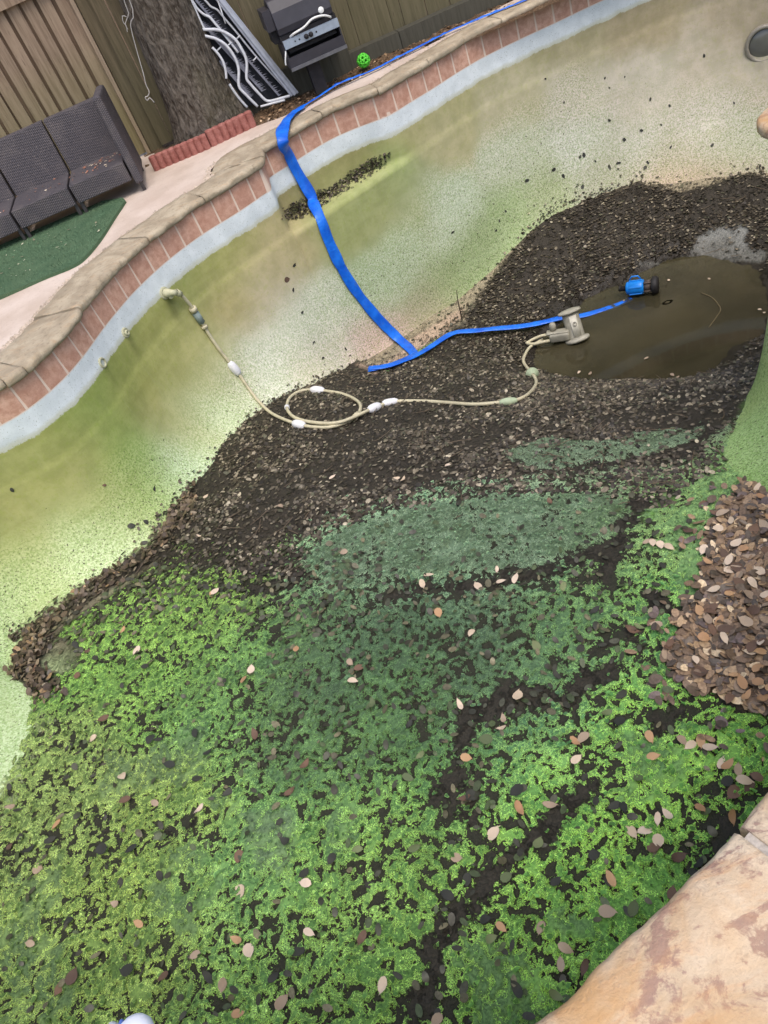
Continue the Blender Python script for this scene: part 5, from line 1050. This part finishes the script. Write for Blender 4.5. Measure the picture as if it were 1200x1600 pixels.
# ------------------------------------------------------------------ wall fittings and the pool light
M_FIT = plain('aged_fitting', srgb(186, 184, 152), .6, .4, var=.2, scale=30)
def fitting(px, py, label, kind_):
    l, n = hit(px, py); n = Vector((n.x, n.y, n.z*.2)).normalized(); o = empty('return_fitting', l); o.scale = (.8, .8, .8) if kind_ != 'elbow' else (1, 1, 1); tag(o, label, 'pool fitting', 'return fittings in the left wall'); M = frame((0, 0, 0), n)
    bm = bmesh.new(); lathe(bm, [(.04, -.03), (.04, .004), (.036, .01), (.027, .012), (.025, .006), (.024, -.03), (0, -.03)], 24, M); done(bm, 'flange', M_FIT, o, True)
    if kind_ == 'nozzle':
        bm = bmesh.new(); lathe(bm, [(.024, .004), (.022, .022), (.017, .026), (.011, .024), (.01, .004), (0, .004)], 20, M); done(bm, 'nozzle', M_FIT, o, True)
    if kind_ == 'elbow':
        bm = bmesh.new(); lathe(bm, [(.028, .008), (.028, .04), (.022, .046), (.02, .06), (0, .06)], 20, M); done(bm, 'union_nut', M_FIT, o, True)
        e = h3[2]-l; bm = bmesh.new(); tube(bm, catmull([n*.045, n*.06+e*.2, e*.6+n*.02, e], 5), [.019]*16, 10); done(bm, 'elbow', M_FIT, o, True)
        bm = bmesh.new(); lathe(bm, [(.018, -.02), (.022, -.02), (.022, .02), (.018, .02)], 16, frame(e, (h3[4]-h3[1]).normalized())); done(bm, 'collar', M_FIT, o, True)
        bm = bmesh.new(); lathe(bm, [(0, 0), (.017, 0), (.017, .035), (.012, .04), (0, .04)], 16, frame(n*.035, (0.1, 0, -1))); done(bm, 'relief_valve', M_FIT, o, True)
fitting(257, 458, 'cream wall fitting with an elbow where the cleaner hose plugs in', 'elbow')
fitting(196, 520, 'small cream return nozzle in the wall left of the hose fitting', 'nozzle')
fitting(160, 567, 'open hollow return fitting, the lowest left of the three in the wall', 'open')
l, n = hit(1194, 67); n = Vector((n.x, n.y, 0)).normalized(); pl_ = empty('pool_light', l+n*.022); tag(pl_, 'round underwater light with a grey trim ring in the far wall', 'pool light'); M = frame((0, 0, 0), n)
M_RING = plain('grey_trim', srgb(150, 144, 132), .5, .4, .2, var=.2, scale=30); bm = bmesh.new(); lathe(bm, [(.138, -.02), (.138, .010), (.132, .016), (.116, .018), (.111, .012), (.111, -.01)], 40, M); done(bm, 'trim_ring', M_RING, pl_, True)
M_LENS = plain('dull_lens', srgb(104, 104, 98), .15, .6, var=.15, scale=6, bump=0); bm = bmesh.new(); lathe(bm, [(.113, -.004), (.096, .006), (.06, .016), (.03, .02), (0, .021)], 40, M); done(bm, 'lens', M_LENS, pl_, True)

# ------------------------------------------------------------------ twigs, weed, shoe
M_TWIG = plain('dead_twig', srgb(70, 60, 50), .9, .1, var=.3, scale=60)
l, n = hit(722, 500); bm = bmesh.new(); tip = l+Vector((.03, .03, .25)); tube(bm, catmull([l-Vector((0, 0, .01)), l+Vector((.006, 0, .09)), l+Vector((.015, .02, .17)), tip], 4), [.007-.0004*k for k in range(13)], 6); tag(done(bm, 'twig', M_TWIG, None, True), 'dark thin twig sticking up from the leaves by the far wall', 'twig')
bm = bmesh.new(); tube(bm, catmull([at(x, y, WATER_Z+.004) for x, y in ((1096, 458), (1111, 464), (1121, 474), (1126, 484), (1119, 496), (1108, 511))], 4), .004, 5); tag(done(bm, 'stick', plain('pale_stick', srgb(112, 100, 76), .8, .2), None, True), 'pale bent stick floating in the middle of the puddle', 'stick')
wp = Vector((2.62, 6.76, -.02)); bm = bmesh.new()
for k in range(26):
    a = random.uniform(0, 6.28); L_ = random.uniform(.05, .11); d = Vector((math.cos(a)*.7, math.sin(a)*.5, .9)).normalized(); s_ = d.cross(UPV).normalized()*.009; q = [bm.verts.new(p) for p in (wp, wp+d*L_*.6+s_, wp+d*L_+Vector((0, 0, -.012)), wp+d*L_*.6-s_)]; bm.faces.new(q)
tag(done(bm, 'weed', plain('weed_green', srgb(84, 132, 58), .7, .2)), 'small green weed growing at the fence foot beside the hose', 'weed')
M_SHOE = plain('white_canvas', srgb(228, 230, 238), .6, .3, var=.04, scale=80, bump=.1); M_SOLE = plain('white_rubber', srgb(232, 232, 236), .45, .4, var=.04, scale=50, bump=.05); M_TRIM = plain('blue_trim', srgb(96, 124, 204), .6, .3, bump=0)
tipp = at(203, 1586, .05); sh = empty('shoe', (tipp.x, tipp.y, 0)); tag(sh, 'white rounded shoe toe with blue trim at the bottom edge, on the near coping', 'shoe')
fw = (Vector((-.02, 1, 0))).normalized(); sd = Vector((fw.y, -fw.x, 0))
def shoe_loft(name, secs, mat, offx=0.):
    bm = bmesh.new(); rings = []
    for y, hw, z0, z1 in secs: rings.append([bm.verts.new(fw*y+sd*(offx+hw*math.copysign(abs(math.cos(a))**.8, math.cos(a)))+UPV*((z0+z1)/2+(z1-z0)/2*math.copysign(abs(math.sin(a))**.85, math.sin(a)))) for a in np.linspace(0, 2*math.pi, 24, endpoint=False)])
    for a, b in zip(rings, rings[1:]):
        for k in range(24): bm.faces.new((a[k], a[(k+1) % 24], b[(k+1) % 24], b[k]))
    bm.faces.new(rings[0][::-1]); bm.faces.new(rings[-1]); bmesh.ops.recalc_face_normals(bm, faces=bm.faces); return done(bm, name, mat, sh, True)
shoe_loft('upper', [(.0, .004, .03, .045), (-.004, .017, .022, .056), (-.014, .029, .02, .066), (-.03, .037, .02, .072), (-.06, .042, .02, .078), (-.1, .042, .02, .088), (-.15, .038, .02, .1), (-.2, .034, .02, .1), (-.25, .034, .02, .1), (-.28, .026, .02, .095), (-.29, .012, .025, .08)], M_SHOE, .006)
shoe_loft('sole', [(-.002, .01, .0, .024), (-.01, .032, .0, .028), (-.03, .045, .0, .028), (-.06, .05, .0, .026), (-.12, .045, .0, .024), (-.2, .038, .0, .026), (-.27, .036, .0, .028), (-.295, .015, .0, .028)], M_SOLE, -.008)
shoe_loft('toe_cap', [(.010, .006, .012, .038), (-.004, .018, .012, .046), (-.018, .026, .012, .05), (-.04, .026, .012, .05), (-.06, .02, .012, .045)], M_SOLE, -.047)
bm = bmesh.new(); tube(bm, catmull([sd*-.017+UPV*.05+fw*-.004, sd*-.013+UPV*.064+fw*-.022, sd*-.006+UPV*.075+fw*-.045, sd*.004+UPV*.082+fw*-.07], 5), .0045, 8); done(bm, 'trim', M_TRIM, sh, True)
print('leaf parts', nleaf)
